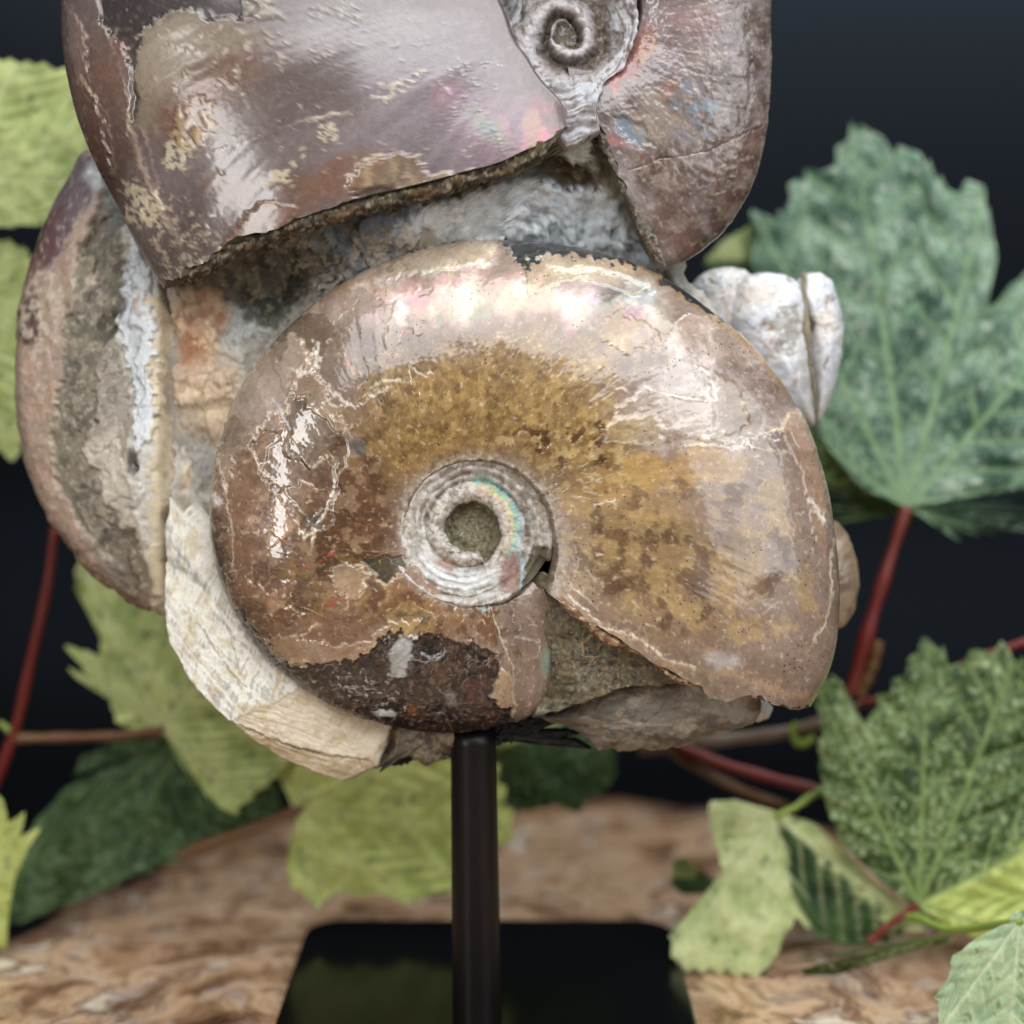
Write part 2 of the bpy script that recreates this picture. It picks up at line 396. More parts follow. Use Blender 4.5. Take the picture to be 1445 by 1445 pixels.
# ------------------------------------------------------------------ shell builders
def coil(name, parent, mat, cx, cy, mirror, rout, rin, a0_tab, a1, H_tab, wc, paint_fn, Na, nseg=(26, 40, 170, 34, 10), tiltx=0.0, tilty=0.0, seed=0, lump=1.0, jag=1.6):
    """one whorl of a planispiral shell: swept oval section, both flanks, closed at its broken ends"""
    sg = -1 if mirror else 1
    n1, n2, n3, n4, n5 = nseg
    T = []; W = []
    for k in range(n1):                       # umbilical wall
        q = k / n1; T.append(-0.10 * (1 - q) ** 0.6 * 1.0); W.append(0.05 + 0.75 * math.sin(q * math.pi / 2))
    for k in range(n2):
        t = 0.25 * k / n2; T.append(t); W.append(1 - 0.20 * ((0.25 - t) / 0.25) ** 2)
    for k in range(n3):
        ps = math.pi / 2 * k / n3; T.append(0.25 + 0.75 * math.sin(ps)); W.append(math.cos(ps) ** 1.2)
    for k in range(n4):
        ps = math.pi / 2 + math.pi / 2 * k / n4; T.append(0.25 + 0.75 * math.sin(ps)); W.append(-abs(math.cos(ps)) ** 1.2)
    for k in range(n5):
        t = 0.25 * (1 - k / (n5 - 1)); T.append(t); W.append(-(1 - 0.28 * ((0.25 - t) / 0.25) ** 2))
    T = np.array(T)[None, :]; W = np.array(W)[None, :]
    s = np.linspace(0, 1, Na)[:, None]
    ra = np.array(a0_tab, float)               # (t, angle) along the broken mouth edge
    a0 = np.interp(T, ra[:, 0], ra[:, 1]); ju = np.arange(T.size)[None, :] * 2.2
    a0 = a0 + jag * 1.3 * (fbm(ju, 0 * ju + 3.3, 44, 4, seed + 77, 0.5)) * np.clip(W * 4, 0, 1)
    a1b = np.interp(T, *zip(*a1)) if isinstance(a1, list) else a1
    a1v = a1b + jag * 2.2 * fbm(ju, 0 * ju + 9.1, 48, 3, seed + 78, 0.5) * np.clip(W * 4, 0, 1)
    A = a0 + s * (a1v - a0)
    ro = np.interp(A, *zip(*rout)); ri = np.interp(A, *zip(*rin)); H = np.interp(A, *zip(*H_tab))
    # smooth the tabulated spirals
    r = np.where(T < 0, ri + 130.0 * T, ri + (ro - ri) * T)
    ar = np.radians(A)
    px = cx + sg * r * np.cos(ar); py = cy - r * np.sin(ar)
    w = H * W
    k = (D - wc) / D
    u = (px - 722.5) * k; v = (722.5 - py) * k
    w = w + wc + tiltx * (px - cx) + tilty * (py - cy)
    P = np.stack([u, v, w], -1)
    P[..., 2] += lump * fbm(px, py, 170, 2, seed + 3) * 4
    X = 722.5 + u * D / (D - w); Y = 722.5 - v * D / (D - w)
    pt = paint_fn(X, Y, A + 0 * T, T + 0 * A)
    N = grid_normals(P)
    j = n1 + n2 + 20
    if N[Na // 2, j, 2] < 0: N = -N
    disp = pt.h.reshape(X.shape) + 0.5 * pt.ne.reshape(X.shape) * 0.3
    fade = np.ones_like(disp)
    P = P + N * disp[..., None]
    m = T.shape[1]; F = grid_faces(Na, m)
    cap0 = list(range(m)); cap1 = [(Na - 1) * m + q for q in range(m)]
    # end caps as fans round a centre vertex
    Vw = to_world(P[..., 0], P[..., 1], P[..., 2]).reshape(-1, 3)
    nv = len(Vw); c0 = Vw[cap0].mean(0); c1 = Vw[cap1].mean(0)
    extra = np.array([[cap0[q + 1], cap0[q], nv, nv] for q in range(m - 1)] + [[cap1[q], cap1[q + 1], nv + 1, nv + 1] for q in range(m - 1)])
    Vw = np.vstack([Vw, c0, c1])
    if N[Na // 2, j, 2] * 1 and np.cross(P[Na // 2 + 1, j] - P[Na // 2, j], P[Na // 2, j + 1] - P[Na // 2, j])[2] < 0: F = F[:, ::-1]
    at_ = paint_attrs(pt)
    for kx in at_: at_[kx] = np.concatenate([at_[kx], at_[kx][:2]], 0)
    o = mesh_obj(name, Vw, F, mat, parent, attrs=at_, origin=at(cx, cy, wc))
    # caps get their own mesh object so that quads stay quads
    tri = np.array([[e[0], e[1], e[2]] for e in extra])
    used = np.unique(tri); rem = {g: k for k, g in enumerate(used)}
    tri = np.vectorize(rem.get)(tri)
    ca = {kx: at_[kx][used].copy() for kx in at_}
    ca['Col'][:] = lin((92, 86, 72)); ca['rgh'][:] = 0.8; ca['coat'][:] = 0; ca['por'][:] = 0; ca['nac'][:] = 0
    mesh_obj('broken_end', Vw[used], tri, M_ROCK, o, attrs=ca, origin=at(cx, cy, wc))
    return o

def dome(name, parent, mat, cx, cy, outline, front, back, paint_fn, N=360, M=90, side=1.0, jag=0.0, seed=0, bevel=0.06, wback=20, smooth=True):
    """a closed lump: front face w = front(x, y, f), rim, and a back tapering to depth `back` (f = 0 centre .. 1 rim)"""
    P = np.array(outline, float); d = P - np.array([cx, cy]); ang = np.arctan2(-d[:, 1], d[:, 0]); o_ = np.argsort(ang)
    ang = ang[o_]; rad = np.hypot(d[:, 0], d[:, 1])[o_]
    # densify along straight edges
    PP = P[o_]; qa = []; qr = []
    for k in range(len(PP)):
        p, q = PP[k], PP[(k + 1) % len(PP)]
        for t in np.linspace(0, 1, 24, endpoint=False):
            e = p + (q - p) * t - np.array([cx, cy]); qa.append(math.atan2(-e[1], e[0])); qr.append(math.hypot(*e))
    qa = np.unwrap(np.array(qa)); o2 = np.argsort(qa); qa = qa[o2]; qr = np.array(qr)[o2]
    a = np.linspace(qa[0], qa[0] + 2 * math.pi, N, endpoint=False)
    r = np.interp(a, np.append(qa, qa[0] + 2 * math.pi), np.append(qr, qr[0]))
    r = r + jag * fbm(np.cos(a) * r, np.sin(a) * r, 30, 4, seed + 4)
    M = int(M * 1.25); f = (np.linspace(0.0, 1, M) ** 0.9)[None, :]
    px = cx + np.cos(a)[:, None] * r[:, None] * f; py = cy - np.sin(a)[:, None] * r[:, None] * f
    w = front(px, py, f + 0 * px)
    # rounded edge
    e = np.clip((f - (1 - bevel)) / bevel, 0, 1); w = w - (1 - np.sqrt(np.clip(1 - e * e, 0, 1))) * side * 14
    nb = wback; fb = 1 - (np.arange(1, nb + 1) / nb) ** 2.0 * 0.999
    wb_rim = w[:, -1:]
    tb = (np.arange(1, nb + 1) / nb)[None, :]
    pxb = cx + np.cos(a)[:, None] * r[:, None] * fb[None, :]; pyb = cy - np.sin(a)[:, None] * r[:, None] * fb[None, :]
    wbk = wb_rim + (back - wb_rim) * np.sin(tb * math.pi / 2)
    px = np.concatenate([px, pxb], 1); py = np.concatenate([py, pyb], 1); w = np.concatenate([w, wbk], 1)
    pt = paint_fn(px, py, a[:, None] + 0 * px, np.concatenate([f + 0 * pxb[:, :1], 1 + tb + 0 * pxb], 1))
    wm = float(np.mean(wb_rim)); k = (D - wm) / D
    Q = np.stack([(px - 722.5) * k, (722.5 - py) * k, w], -1)
    Nn = grid_normals(Q, True)
    if Nn[N // 4, M // 2, 2] < 0: Nn = -Nn
    Q = Q + Nn * pt.h.reshape(px.shape)[..., None]
    F = grid_faces(N, px.shape[1], True)
    if np.cross(Q[1, M // 2] - Q[0, M // 2], Q[0, M // 2 + 1] - Q[0, M // 2])[2] < 0: F = F[:, ::-1]
    Vw = to_world(Q[..., 0], Q[..., 1], Q[..., 2]).reshape(-1, 3)
    return mesh_obj(name, Vw, F, mat, parent, smooth=smooth, attrs=paint_attrs(pt), origin=at(cx, cy, wm))

# ================================================================== the ammonite cluster
CL = empty('ammonite_cluster', tuple(at(672, 1060, -60)), 'cluster of polished brown ammonite fossils joined by pale rock, held up on a black rod', 'fossil')

CREAM = (224, 204, 178)
def paint_hero(X, Y, A, T):
    p = Paint(X, Y, (158, 132, 114), 100); p.p[:] = 1.0
    al = np.arange(p.X.size)
    full = [(200, 200), (1300, 200), (1300, 1150), (200, 1150)]
    # broad colour fields
    p.blob(400, 760, 130, 260, (142, 103, 78), 0.9, 0, 0.7)
    p.blob(500, 730, 80, 110, (124, 80, 46), 0.8, 0, 0.6)
    p.poly([(478, 640), (520, 545), (610, 500), (720, 478), (820, 490), (880, 560), (900, 660), (800, 690), (700, 650), (600, 680), (560, 690)], (162, 122, 66), 0.85, 42, 34, 10)
    p.blob(1040, 560, 150, 130, (178, 158, 148), 0.85, 30, 0.7)  # pale field: the right flank's milky sheen painted into the colour
    p.blob(1090, 780, 100, 210, (162, 136, 122), 0.85, 0, 0.7)
    p.blob(900, 760, 130, 110, (172, 134, 84), 0.8, 10, 0.7)
    p.blob(930, 665, 130, 32, (190, 146, 84), 0.85, -10, 0.6)
    p.blob(960, 860, 130, 60, (164, 126, 92), 0.7, 15, 0.7)
    p.blob(650, 395, 230, 70, (206, 178, 164), 0.85, -8, 0.6, nac=0.8)
    p.blob(860, 415, 150, 60, (206, 180, 164), 0.8, 18, 0.6, nac=0.7)
    p.blob(610, 430, 55, 40, (222, 160, 160), 0.7, 0, 0.8, nac=1.0)
    p.blob(725, 410, 60, 45, (224, 164, 158), 0.65, 20, 0.8, nac=1.0)
    p.blob(815, 425, 40, 40, (214, 168, 176), 0.6, 20, 0.8, nac=1.0)
    p.blob(880, 430, 36, 50, (120, 88, 76), 0.75, -20, 0.6)
    p.blob(905, 420, 32, 28, (214, 208, 214), 0.8, 10, 0.6)
    p.poly([(848, 478), (868, 445), (905, 452), (930, 470), (915, 492), (890, 500)], (196, 156, 104), 0.5, 6, 12, 10, 0.6, (232, 214, 190), 1.6)
    p.blob(430, 590, 70, 70, (168, 140, 118), 0.7, 0, 0.7)
    p.blob(380, 560, 40, 80, (180, 158, 150), 0.7, 25, 0.7, nac=0.4)
    p.blob(740, 930, 50, 100, (152, 126, 112), 0.9, 0, 0.5, nac=0.5)
    p.blob(600, 850, 110, 40, (156, 108, 62), 0.85, 0, 0.6)
    p.blob(470, 880, 90, 50, (158, 118, 90), 0.8, 20, 0.6)
    # mottled staining
    p.mottle([(480, 500), (860, 470), (900, 680), (700, 650), (560, 690)], (192, 158, 98), 0.5, 12, 0.04, 0.16, 1)
    p.mottle([(480, 500), (860, 470), (900, 680), (700, 650), (560, 690)], (112, 74, 38), 0.5, 18, 0.18, 0.12, 2)
    p.mottle([(700, 600), (870, 580), (880, 660), (760, 660)], (98, 58, 34), 0.8, 26, 0.12, 0.03, 3, h=-0.6)
    p.mottle([(620, 600), (900, 590), (900, 700), (800, 700), (700, 650)], (206, 172, 120), 0.7, 18, 0.16, 0.05, 31)
    p.mottle([(780, 680), (1100, 640), (1170, 900), (1000, 930), (800, 830)], (196, 160, 104), 0.55, 40, 0.02, 0.15, 4)
    p.mottle([(780, 680), (1100, 660), (1150, 880), (950, 900), (800, 820)], (112, 78, 58), 0.65, 44, 0.14, 0.06, 5)
    p.mottle([(800, 740), (920, 700), (960, 860), (820, 850)], (118, 80, 54), 0.6, 24, 0.14, 0.04, 6)
    p.mottle([(860, 380), (1110, 520), (1170, 650), (900, 640)], (146, 116, 106), 0.6, 46, 0.06, 0.16, 7)
    p.mottle([(860, 380), (1110, 520), (1170, 650), (900, 640)], (204, 182, 170), 0.5, 34, 0.14, 0.1, 8)
    p.mottle([(310, 560), (560, 560), (560, 880), (380, 900)], (110, 76, 54), 0.65, 40, 0.08, 0.12, 9)
    p.mottle([(310, 560), (560, 560), (560, 880), (380, 900)], (184, 148, 116), 0.55, 30, 0.14, 0.08, 10)
    p.mottle([(360, 760), (560, 760), (560, 880), (420, 900)], (168, 128, 70), 0.5, 36, 0.12, 0.12, 11)
    p.mottle([(560, 820), (740, 820), (740, 930), (560, 890)], (120, 72, 36), 0.7, 26, 0.05, 0.1, 12)
    p.mottle([(560, 480), (980, 340), (760, 330), (480, 400)], (234, 214, 200), 0.5, 40, 0.1, 0.1, 13)
    p.mottle(full, (214, 190, 160), 0.5, 9, 0.34, 0.05, 14)
    # dark bluish rim along the venter top, spiky cream border
    p.line([(730, 352), (800, 352), (880, 372), (940, 400), (1000, 440), (1060, 490), (1110, 550)], 7, (206, 160, 104), 0.65, 8, 6, 0.4)
    # cream encrusted arc under the top rim
    p.line([(530, 398), (580, 384), (640, 376), (700, 372)], 7, (222, 216, 212), 0.8, 5, 10, 0.8, rough=0.6, coat=0.5)
    p.poly([(735, 364), (800, 350), (880, 362), (930, 400), (900, 420), (820, 388), (742, 418)], (208, 176, 140), 0.5, 3, 6, 6, 0.8, (206, 168, 124), 1.4)
    p.poly([(545, 392), (575, 358), (650, 340), (700, 345), (690, 372), (600, 386)], (216, 190, 158), 0.7, 2, 6, 8, 1.0, (236, 214, 186), 1.6)
    p.line([(640, 345), (634, 380), (640, 420), (628, 450)], 1.6, (228, 206, 178), 0.7, 6, 6, 0.4)
    p.line([(740, 362), (744, 416)], 1.4, (90, 66, 48), 0.8, 2, 2, -0.6)
    p.line([(560, 362), (576, 380), (562, 396)], 1.6, (120, 90, 70), 0.6, 4, 4, -0.5)
    p.line([(440, 430), (470, 412), (510, 398), (526, 388), (532, 412)], 5, (196, 146, 92), 0.7, 6, 8, 0.6)
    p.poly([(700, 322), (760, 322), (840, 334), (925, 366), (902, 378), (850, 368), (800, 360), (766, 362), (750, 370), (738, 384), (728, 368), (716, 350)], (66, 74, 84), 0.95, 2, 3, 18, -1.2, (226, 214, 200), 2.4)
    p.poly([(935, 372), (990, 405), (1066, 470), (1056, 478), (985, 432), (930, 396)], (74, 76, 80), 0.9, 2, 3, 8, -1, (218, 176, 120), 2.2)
    # cracked plates of the outer shell layer, each a slightly different tone
    q1_, q2_, qv = worley(p.X + p.na * 30 + p.nc * 5, p.Y + p.nb * 30 + p.nd * 5, 62, 12)
    reg = sstep(640, 470, p.X + 0.5 * (p.Y - 640)) * sstep(910, 860, p.Y) + 0.7 * sstep(900, 960, p.X) * sstep(690, 630, p.Y)
    p.c *= (1 + (reg * (qv - 0.5) * 0.6))[:, None]; p.h += reg * (qv - 0.5) * 1.8
    eg = np.exp(-((q2_ - q1_) * 62 / 1.5) ** 2) * reg * np.clip(0.1 + 2.6 * p.nd, 0, 1); p.mix(al, eg, (226, 206, 180), 0.75)
    # flaked shell edges, left flank
    LE = dict(edge=(226, 208, 184), ew=2.2)
    p.poly([(330, 560), (372, 500), (412, 470), (440, 500), (420, 540), (404, 580), (392, 612), (365, 606), (352, 626), (330, 650), (318, 700), (306, 660)], (186, 162, 142), 0.45, 3, 6, 10, 1.6, **LE)
    p.poly([(384, 585), (410, 588), (402, 640), (440, 662), (470, 640), (478, 690), (466, 742), (430, 760), (408, 720), (370, 668), (352, 630), (366, 604)], (150, 112, 88), 0.4, 3, 6, 7, -1.0, **LE)
    p.poly([(410, 520), (455, 540), (500, 575), (545, 552), (520, 590), (480, 612), (470, 640), (440, 660), (408, 640), (404, 590)], (150, 116, 88), 0.35, 3, 6, 7, 0.8, **LE)
    p.line([(345, 624), (372, 668), (400, 690), (418, 712), (444, 745)], 2.4, (228, 206, 176), 0.95, 5, 6, 0.6)
    p.line([(470, 640), (473, 690), (460, 725), (444, 750), (440, 775)], 2.6, (236, 222, 200), 0.95, 5, 6, 0.8)
    p.line([(430, 750), (455, 718), (478, 722)], 1.8, (226, 206, 180), 0.8, 4, 5, 0.5)
    p.line([(312, 650), (320, 700), (330, 760), (326, 800)], 2.6, (224, 208, 186), 0.85, 5, 8, 0.6)
    p.line([(365, 706), (350, 740), (336, 768)], 1.8, (224, 202, 176), 0.7, 5, 5, 0.4)
    p.line([(385, 560), (396, 580), (408, 606)], 3.2, (206, 208, 216), 0.9, 3, 5, 0.5)
    p.line([(524, 550), (548, 538), (578, 538)], 3.0, (228, 204, 170), 0.8, 5, 6, 0.7)
    p.line([(470, 590), (510, 560), (555, 545)], 1.8, (226, 196, 150), 0.8, 6, 6, 0.5)
    p.line([(448, 486), (444, 515), (436, 526)], 2.6, (230, 220, 206), 0.8, 4, 7, 0.8)
    p.flecks(450, 600, 60, 60, 26, 12, (228, 206, 176), 4, 1.1, 0.4)
    p.blob(503, 628, 14, 24, (98, 104, 106), 0.75, -35, 0.7, 6, 8)
    p.blob(440, 735, 18, 14, (104, 92, 80), 0.8, 40, 0.5, 5, 6, -1)
    p.line([(305, 704), (308, 712)], 7, (236, 234, 230), 0.95, 2, 6, 0.8)
    p.line([(596, 770), (560, 778), (480, 778)], 1.2, (196, 160, 120), 0.5, 6, 4, 0.3)
    # windows and flakes below the umbilicus
    p.poly([(508, 792), (540, 783), (585, 788), (572, 806), (545, 826), (526, 808)], (92, 82, 62), 0.95, 2, 3, 7, -2.0, (220, 180, 130), 2.4)
    p.poly([(466, 806), (490, 796), (520, 812), (512, 838), (492, 846), (474, 832)], (186, 156, 124), 0.65, 3, 6, 10, 1.6, (226, 202, 172), 2.0)
    p.line([(585, 808), (610, 806), (640, 826), (668, 828), (690, 815)], 3.0, (228, 190, 140), 0.9, 4, 6, 1.0)
    p.line([(400, 838), (430, 858), (460, 872)], 1.4, (222, 196, 160), 0.7, 4, 4, 0.4)
    p.line([(395, 902), (430, 895), (448, 880), (452, 886)], 2.0, (226, 198, 158), 0.85, 4, 6, 0.6)
    p.poly([(374, 900), (410, 898), (470, 912), (520, 905), (548, 880), (600, 874), (560, 905), (500, 932), (440, 936), (398, 934)], (186, 150, 114), 0.5, 3, 6, 10, 1.2, (228, 200, 164), 2.0)
    p.poly([(540, 865), (580, 850), (612, 868), (612, 898), (560, 900)], (172, 136, 84), 0.6, 3, 5, 8, 0, (214, 184, 140), 1.5)
    # dark exposed mould at the bottom
    DK = [(396, 936), (440, 940), (500, 932), (530, 912), (548, 888), (574, 902), (592, 893), (636, 900), (656, 912), (664, 898), (676, 915), (700, 924), (710, 946), (694, 970), (700, 992), (722, 1000), (724, 1060), (600, 1080), (470, 1050), (400, 990), (370, 940)]
    p.poly(DK, (58, 40, 36), 0.97, 2, 5, 12, -3.0, (206, 178, 146), 2.2, rough=0.42, por=0.2)
    p.mottle(DK, (112, 92, 78), 0.7, 9, 0.12, 0.05, 15, 4, 6, 0.8)
    p.mottle(DK, (34, 22, 22), 0.8, 22, 0.1, 0.08, 16, 4, 8)
    p.mottle([(440, 940), (560, 950), (600, 1020), (500, 1010)], (176, 172, 170), 0.8, 8, 0.22, 0.05, 17, 8, 20, 0.6, rough=0.5)
    p.mottle([(560, 960), (720, 900), (720, 1030), (600, 1030)], (104, 62, 48), 0.6, 30, 0.08, 0.1, 18)
    p.poly([(548, 958), (552, 918), (566, 898), (584, 896), (580, 930), (570, 956)], (182, 176, 170), 0.9, 4, 6, 8, 1.5, rough=0.5)
    p.blob(608, 914, 20, 16, (48, 38, 26), 0.9, 0, 0.4, 4, 6, -3)
    p.line([(582, 930), (600, 936), (618, 932), (630, 920)], 3, (176, 170, 166), 0.7, 3, 5, 0.6)
    p.blob(542, 1010, 18, 7, (214, 212, 208), 0.9, 10, 0.5, 4, 8)
    p.blob(582, 1003, 12, 10, (158, 92, 52), 0.7, 0, 0.6, 4, 6)
    p.blob(638, 988, 10, 14, (128, 118, 110), 0.8, 0, 0.5, 4, 6)
    p.flecks(480, 985, 60, 40, 60, 9, (188, 184, 180), 7, 1.4, 0.6)
    p.flecks(650, 950, 60, 50, 90, 9, (150, 118, 96), 8, 1.2, 0.6)
    p.poly([(694, 968), (712, 944), (722, 960), (726, 1000), (706, 998)], (186, 150, 116), 0.8, 3, 4, 8, 1, (214, 186, 156), 1.6)
    p.line([(560, 870), (590, 866), (604, 875), (585, 885)], 5, (84, 80, 76), 0.7, 5, 12, -0.6)
    p.line([(690, 850), (706, 900), (724, 940), (726, 1000), (716, 1030)], 1.8, (224, 200, 172), 0.8, 5, 4, 0.6)
    p.line([(724, 900), (760, 905)], 3, (216, 200, 186), 0.6, 5, 8, 0.5)
    p.blob(772, 935, 12, 24, (120, 176, 160), 0.55, 0, 0.7, 4, 6, nac=1.0)
    p.blob(722, 800, 12, 40, (130, 70, 52), 0.75, -8, 0.6, 4, 6)
    p.line([(686, 820), (683, 862)], 4.5, (150, 196, 214), 0.85, 2, 5, 0.3, nac=1.0)
    p.line([(660, 832), (642, 862)], 2.2, (190, 204, 212), 0.7, 2, 5, 0.3, nac=0.8)
    p.line([(690, 826), (690, 866)], 1.4, (226, 214, 200), 0.7, 2, 3, 0.3)
    # dark dendritic band along the lower left venter
    p.line([(299, 740), (305, 790), (322, 846), (350, 893), (385, 938), (420, 968)], 15, (70, 60, 54), 0.92, 5, 12, -1.2, brk=0.1, rough=0.4)
    p.line([(330, 868), (360, 905), (395, 940)], 9, (40, 32, 28), 0.85, 6, 16, -0.6, brk=0.2)
    p.flecks(345, 880, 34, 56, 70, 10, (150, 124, 104), 9, 1.1, 0.5)
    p.flecks(362, 842, 22, 26, 20, 16, (186, 152, 122), 10, 1.2, 0.4, rot=-40)
    # right flank: flakes, crumbs, seams
    p.poly([(866, 602), (872, 576), (912, 546), (934, 556), (962, 560), (1010, 562), (1014, 546), (992, 520), (1040, 540), (1060, 600), (1000, 622), (930, 606)], (176, 150, 126), 0.3, 2, 4, 7, 0.9, (232, 212, 184), 2.0)
    p.poly([(856, 622), (858, 602), (882, 588), (922, 586), (934, 602), (932, 626)], (186, 160, 120), 0.5, 2, 4, 6, 0.8, (236, 218, 190), 2.2)
    p.line([(912, 545), (940, 558), (980, 564), (1012, 566), (1010, 548), (996, 526), (980, 518)], 2.4, (238, 228, 210), 0.9, 4, 6, 0.8)
    p.line([(985, 560), (1000, 548), (992, 556)], 4, (232, 220, 194), 0.9, 2, 5, 0.8)
    p.line([(850, 624), (910, 627), (1000, 631), (1060, 632), (1120, 640)], 1.8, (224, 204, 182), 0.8, 4, 4, 0.6)
    p.flecks(1040, 624, 60, 12, 60, 9, (232, 222, 210), 11, 1.8, 0.8, rot=0)
    p.line([(868, 550), (878, 548), (890, 556)], 1.6, (230, 220, 206), 0.7, 2, 3, 0.4)
    p.line([(1082, 610), (1102, 606), (1114, 582), (1128, 588)], 2.6, (232, 206, 166), 0.95, 3, 6, 1.0)
    p.poly([(1100, 606), (1114, 582), (1140, 600), (1165, 690), (1170, 800), (1150, 760), (1130, 660)], (182, 142, 112), 0.5, 4, 5, 8, 0.8)
    p.line([(1146, 708), (1156, 726), (1164, 738)], 5, (232, 220, 204), 0.9, 3, 10, 0.8)
    p.line([(1178, 760), (1172, 800), (1176, 840), (1166, 880), (1150, 905), (1138, 918)], 3.4, (226, 204, 176), 0.9, 4, 9, 0.8)
    p.line([(1186, 690), (1190, 780), (1190, 860), (1180, 940)], 5, (190, 148, 112), 0.7, 3, 5, 0.3)
    p.line([(1000, 912), (1060, 880), (1120, 835), (1160, 790)], 1.1, (206, 178, 140), 0.6, 3, 3, 0.2)
    p.line([(1086, 880), (1106, 888), (1112, 900)], 4, (216, 190, 158), 0.6, 4, 10, 0.5)
    p.blob(1040, 800, 40, 70, (176, 138, 92), 0.5, 10, 0.3, 8, 6)
    p.line([(1050, 740), (1062, 780), (1052, 830), (1046, 860)], 1.2, (210, 184, 146), 0.5, 6, 4, 0.3)
    p.line([(812, 830), (835, 852), (845, 862)], 2.0, (214, 190, 170), 0.7, 4, 5, 0.4)
    p.line([(975, 905), (1000, 918), (1030, 930)], 3, (150, 88, 62), 0.6, 4, 5, 0)
    p.blob(1020, 932, 34, 14, (190, 178, 172), 0.7, 15, 0.5, 6, 8)
    p.line([(786, 832), (830, 872), (880, 900), (912, 905), (940, 938), (990, 948), (1030, 950), (1080, 968), (1140, 985)], 7, (196, 156, 116), 0.75, 5, 8, 0.4, rough=0.5)
    p.line([(800, 838), (850, 885), (905, 902), (935, 930), (980, 945)], 2.6, (234, 216, 188), 0.9, 5, 8, 1.0)
    p.flecks(910, 890, 30, 20, 18, 10, (226, 200, 160), 12, 1.8)
    p.flecks(860, 800, 90, 80, 40, 7, (222, 202, 172), 13, 1.3, 0.5)
    p.flecks(700, 880, 60, 60, 30, 8, (224, 206, 178), 14, 1.1, 0.4)
    p.flecks(1000, 500, 100, 90, 26, 12, (220, 204, 186), 15, 1.0, 0.3)
    # pale crust round the umbilical shoulder
    ring = np.exp(-((T.ravel() + 0.01) / 0.03) ** 2)
    mk = ring * np.clip(0.55 + 1.2 * p.nc + 0.5 * p.ne, 0, 1)
    p.mix(al, mk, (206, 196, 184), 0.85); p.attr(al, mk, rough=0.7, coat=0.1, por=0.0)
    mk2 = np.exp(-((T.ravel() + 0.03) / 0.03) ** 2) * np.clip(0.4 + 1.5 * p.nd, 0, 1)
    p.mix(al, mk2, (96, 88, 76), 0.8); p.h += mk2 * -1.2
    p.flecks(810, 690, 60, 40, 40, 18, (216, 196, 166), 16, 1.6, 0.6, rot=-8)
    # iridescent red glints
    for q in ([(428, 801), (456, 790)], [(464, 858), (487, 841)], [(462, 784), (470, 780)]):
        p.line(q, 2.2, (226, 70, 52), 0.9, 2, 3, 0, nac=1.0)
    for q in ([(612, 448), (610, 458)], [(570, 468), (580, 470)], [(486, 510), (500, 526)], [(800, 455), (806, 470)]):
        p.line(q, 3, (232, 110, 110), 0.7, 3, 5, 0, nac=1.0)
    # fine hairline crackle
    f1, f2, vv = worley(p.X + p.na * 40, p.Y + p.nb * 40, 95, 3)
    e = np.exp(-((f2 - f1) * 95 / 1.1) ** 2) * np.clip(p.nb * 3 + 0.1, 0, 1)
    p.mix(al, e, (218, 196, 166), 0.5)
    p.mottle(full, (92, 62, 40), 0.10, 7, 0.16, 0.10, 131, 4, 4); p.mottle(full, (226, 204, 172), 0.08, 8, 0.2, 0.08, 132, 4, 4)
    p.mottle(full, (120, 84, 54), 0.22, 44, 0.06, 0.2, 133, 4, 4); p.c *= np.array([1.05, 1.10, 1.12])
    an = A.ravel() + 16 * T.ravel() ** 2; tt_ = T.ravel()
    g1 = fbm(an / 2.6, tt_ * 1.6, 1.0, 4, 205, 0.6); g2 = fbm(an / 9.0, tt_ * 1.2, 1.0, 3, 206)
    g1 = g1 * sstep(0.0, 0.3, tt_); g2 = g2 * sstep(0, 0.15, tt_); p.c *= (1 + 0.16 * g1 + 0.30 * g2)[:, None]; p.mix(al, sstep(0.12, 0.4, g2) * sstep(850, 980, p.X) * 1.0, (150, 122, 108), 0.45); p.h += 0.35 * g1
    lu = p.c.mean(1); p.c *= (0.82 * np.clip(lu / lu.mean(), 0.05, 5) ** 0.34)[:, None] * np.array([0.98, 1.0, 1.0])
    sh_ = sstep(0.12, 0.03, tt_); p.attr(al, sh_, rough=0.6, coat=0.12)
    p.h += 0.8 * fbm(p.X, p.Y, 60, 2, 201)
    return p
hero_rout = [(-60, 560), (-28, 529), (-24.4, 541), (-16.7, 532), (-9, 519), (-1.4, 507), (8, 498), (17.5, 491), (25.6, 481), (35.3, 466), (45.4, 453), (54.6, 444), (61.5, 436), (69.5, 426), (80, 416), (90, 409), (97, 405), (108, 400), (119, 396), (127, 392), (134, 391), (143, 390), (154, 385), (165, 381), (176, 378), (185, 374), (194, 367), (203.5, 357), (215, 345), (225.6, 332), (237, 318), (248, 305), (264, 292), (275, 283), (285, 275), (300, 262), (330, 235)]
hero_rin = [(-60, 140), (-40, 134), (-20, 122), (0, 112), (45, 105), (90, 100), (135, 102), (180, 102), (225, 92), (270, 82), (300, 88), (330, 96)]
def smooth_tab(tab, lo, hi, sig=5.0):
    a = np.arange(lo, hi + 0.5, 1.0); v = np.interp(a, *zip(*tab)); k = np.exp(-0.5 * (np.arange(-15, 16) / sig) ** 2); k /= k.sum()
    vp = np.convolve(np.pad(v, 15, mode='reflect', reflect_type='odd'), k, 'valid'); return list(zip(a, vp))
hero_H = [(-60, 118), (-28, 116), (90, 92), (180, 78), (270, 62), (330, 52)]
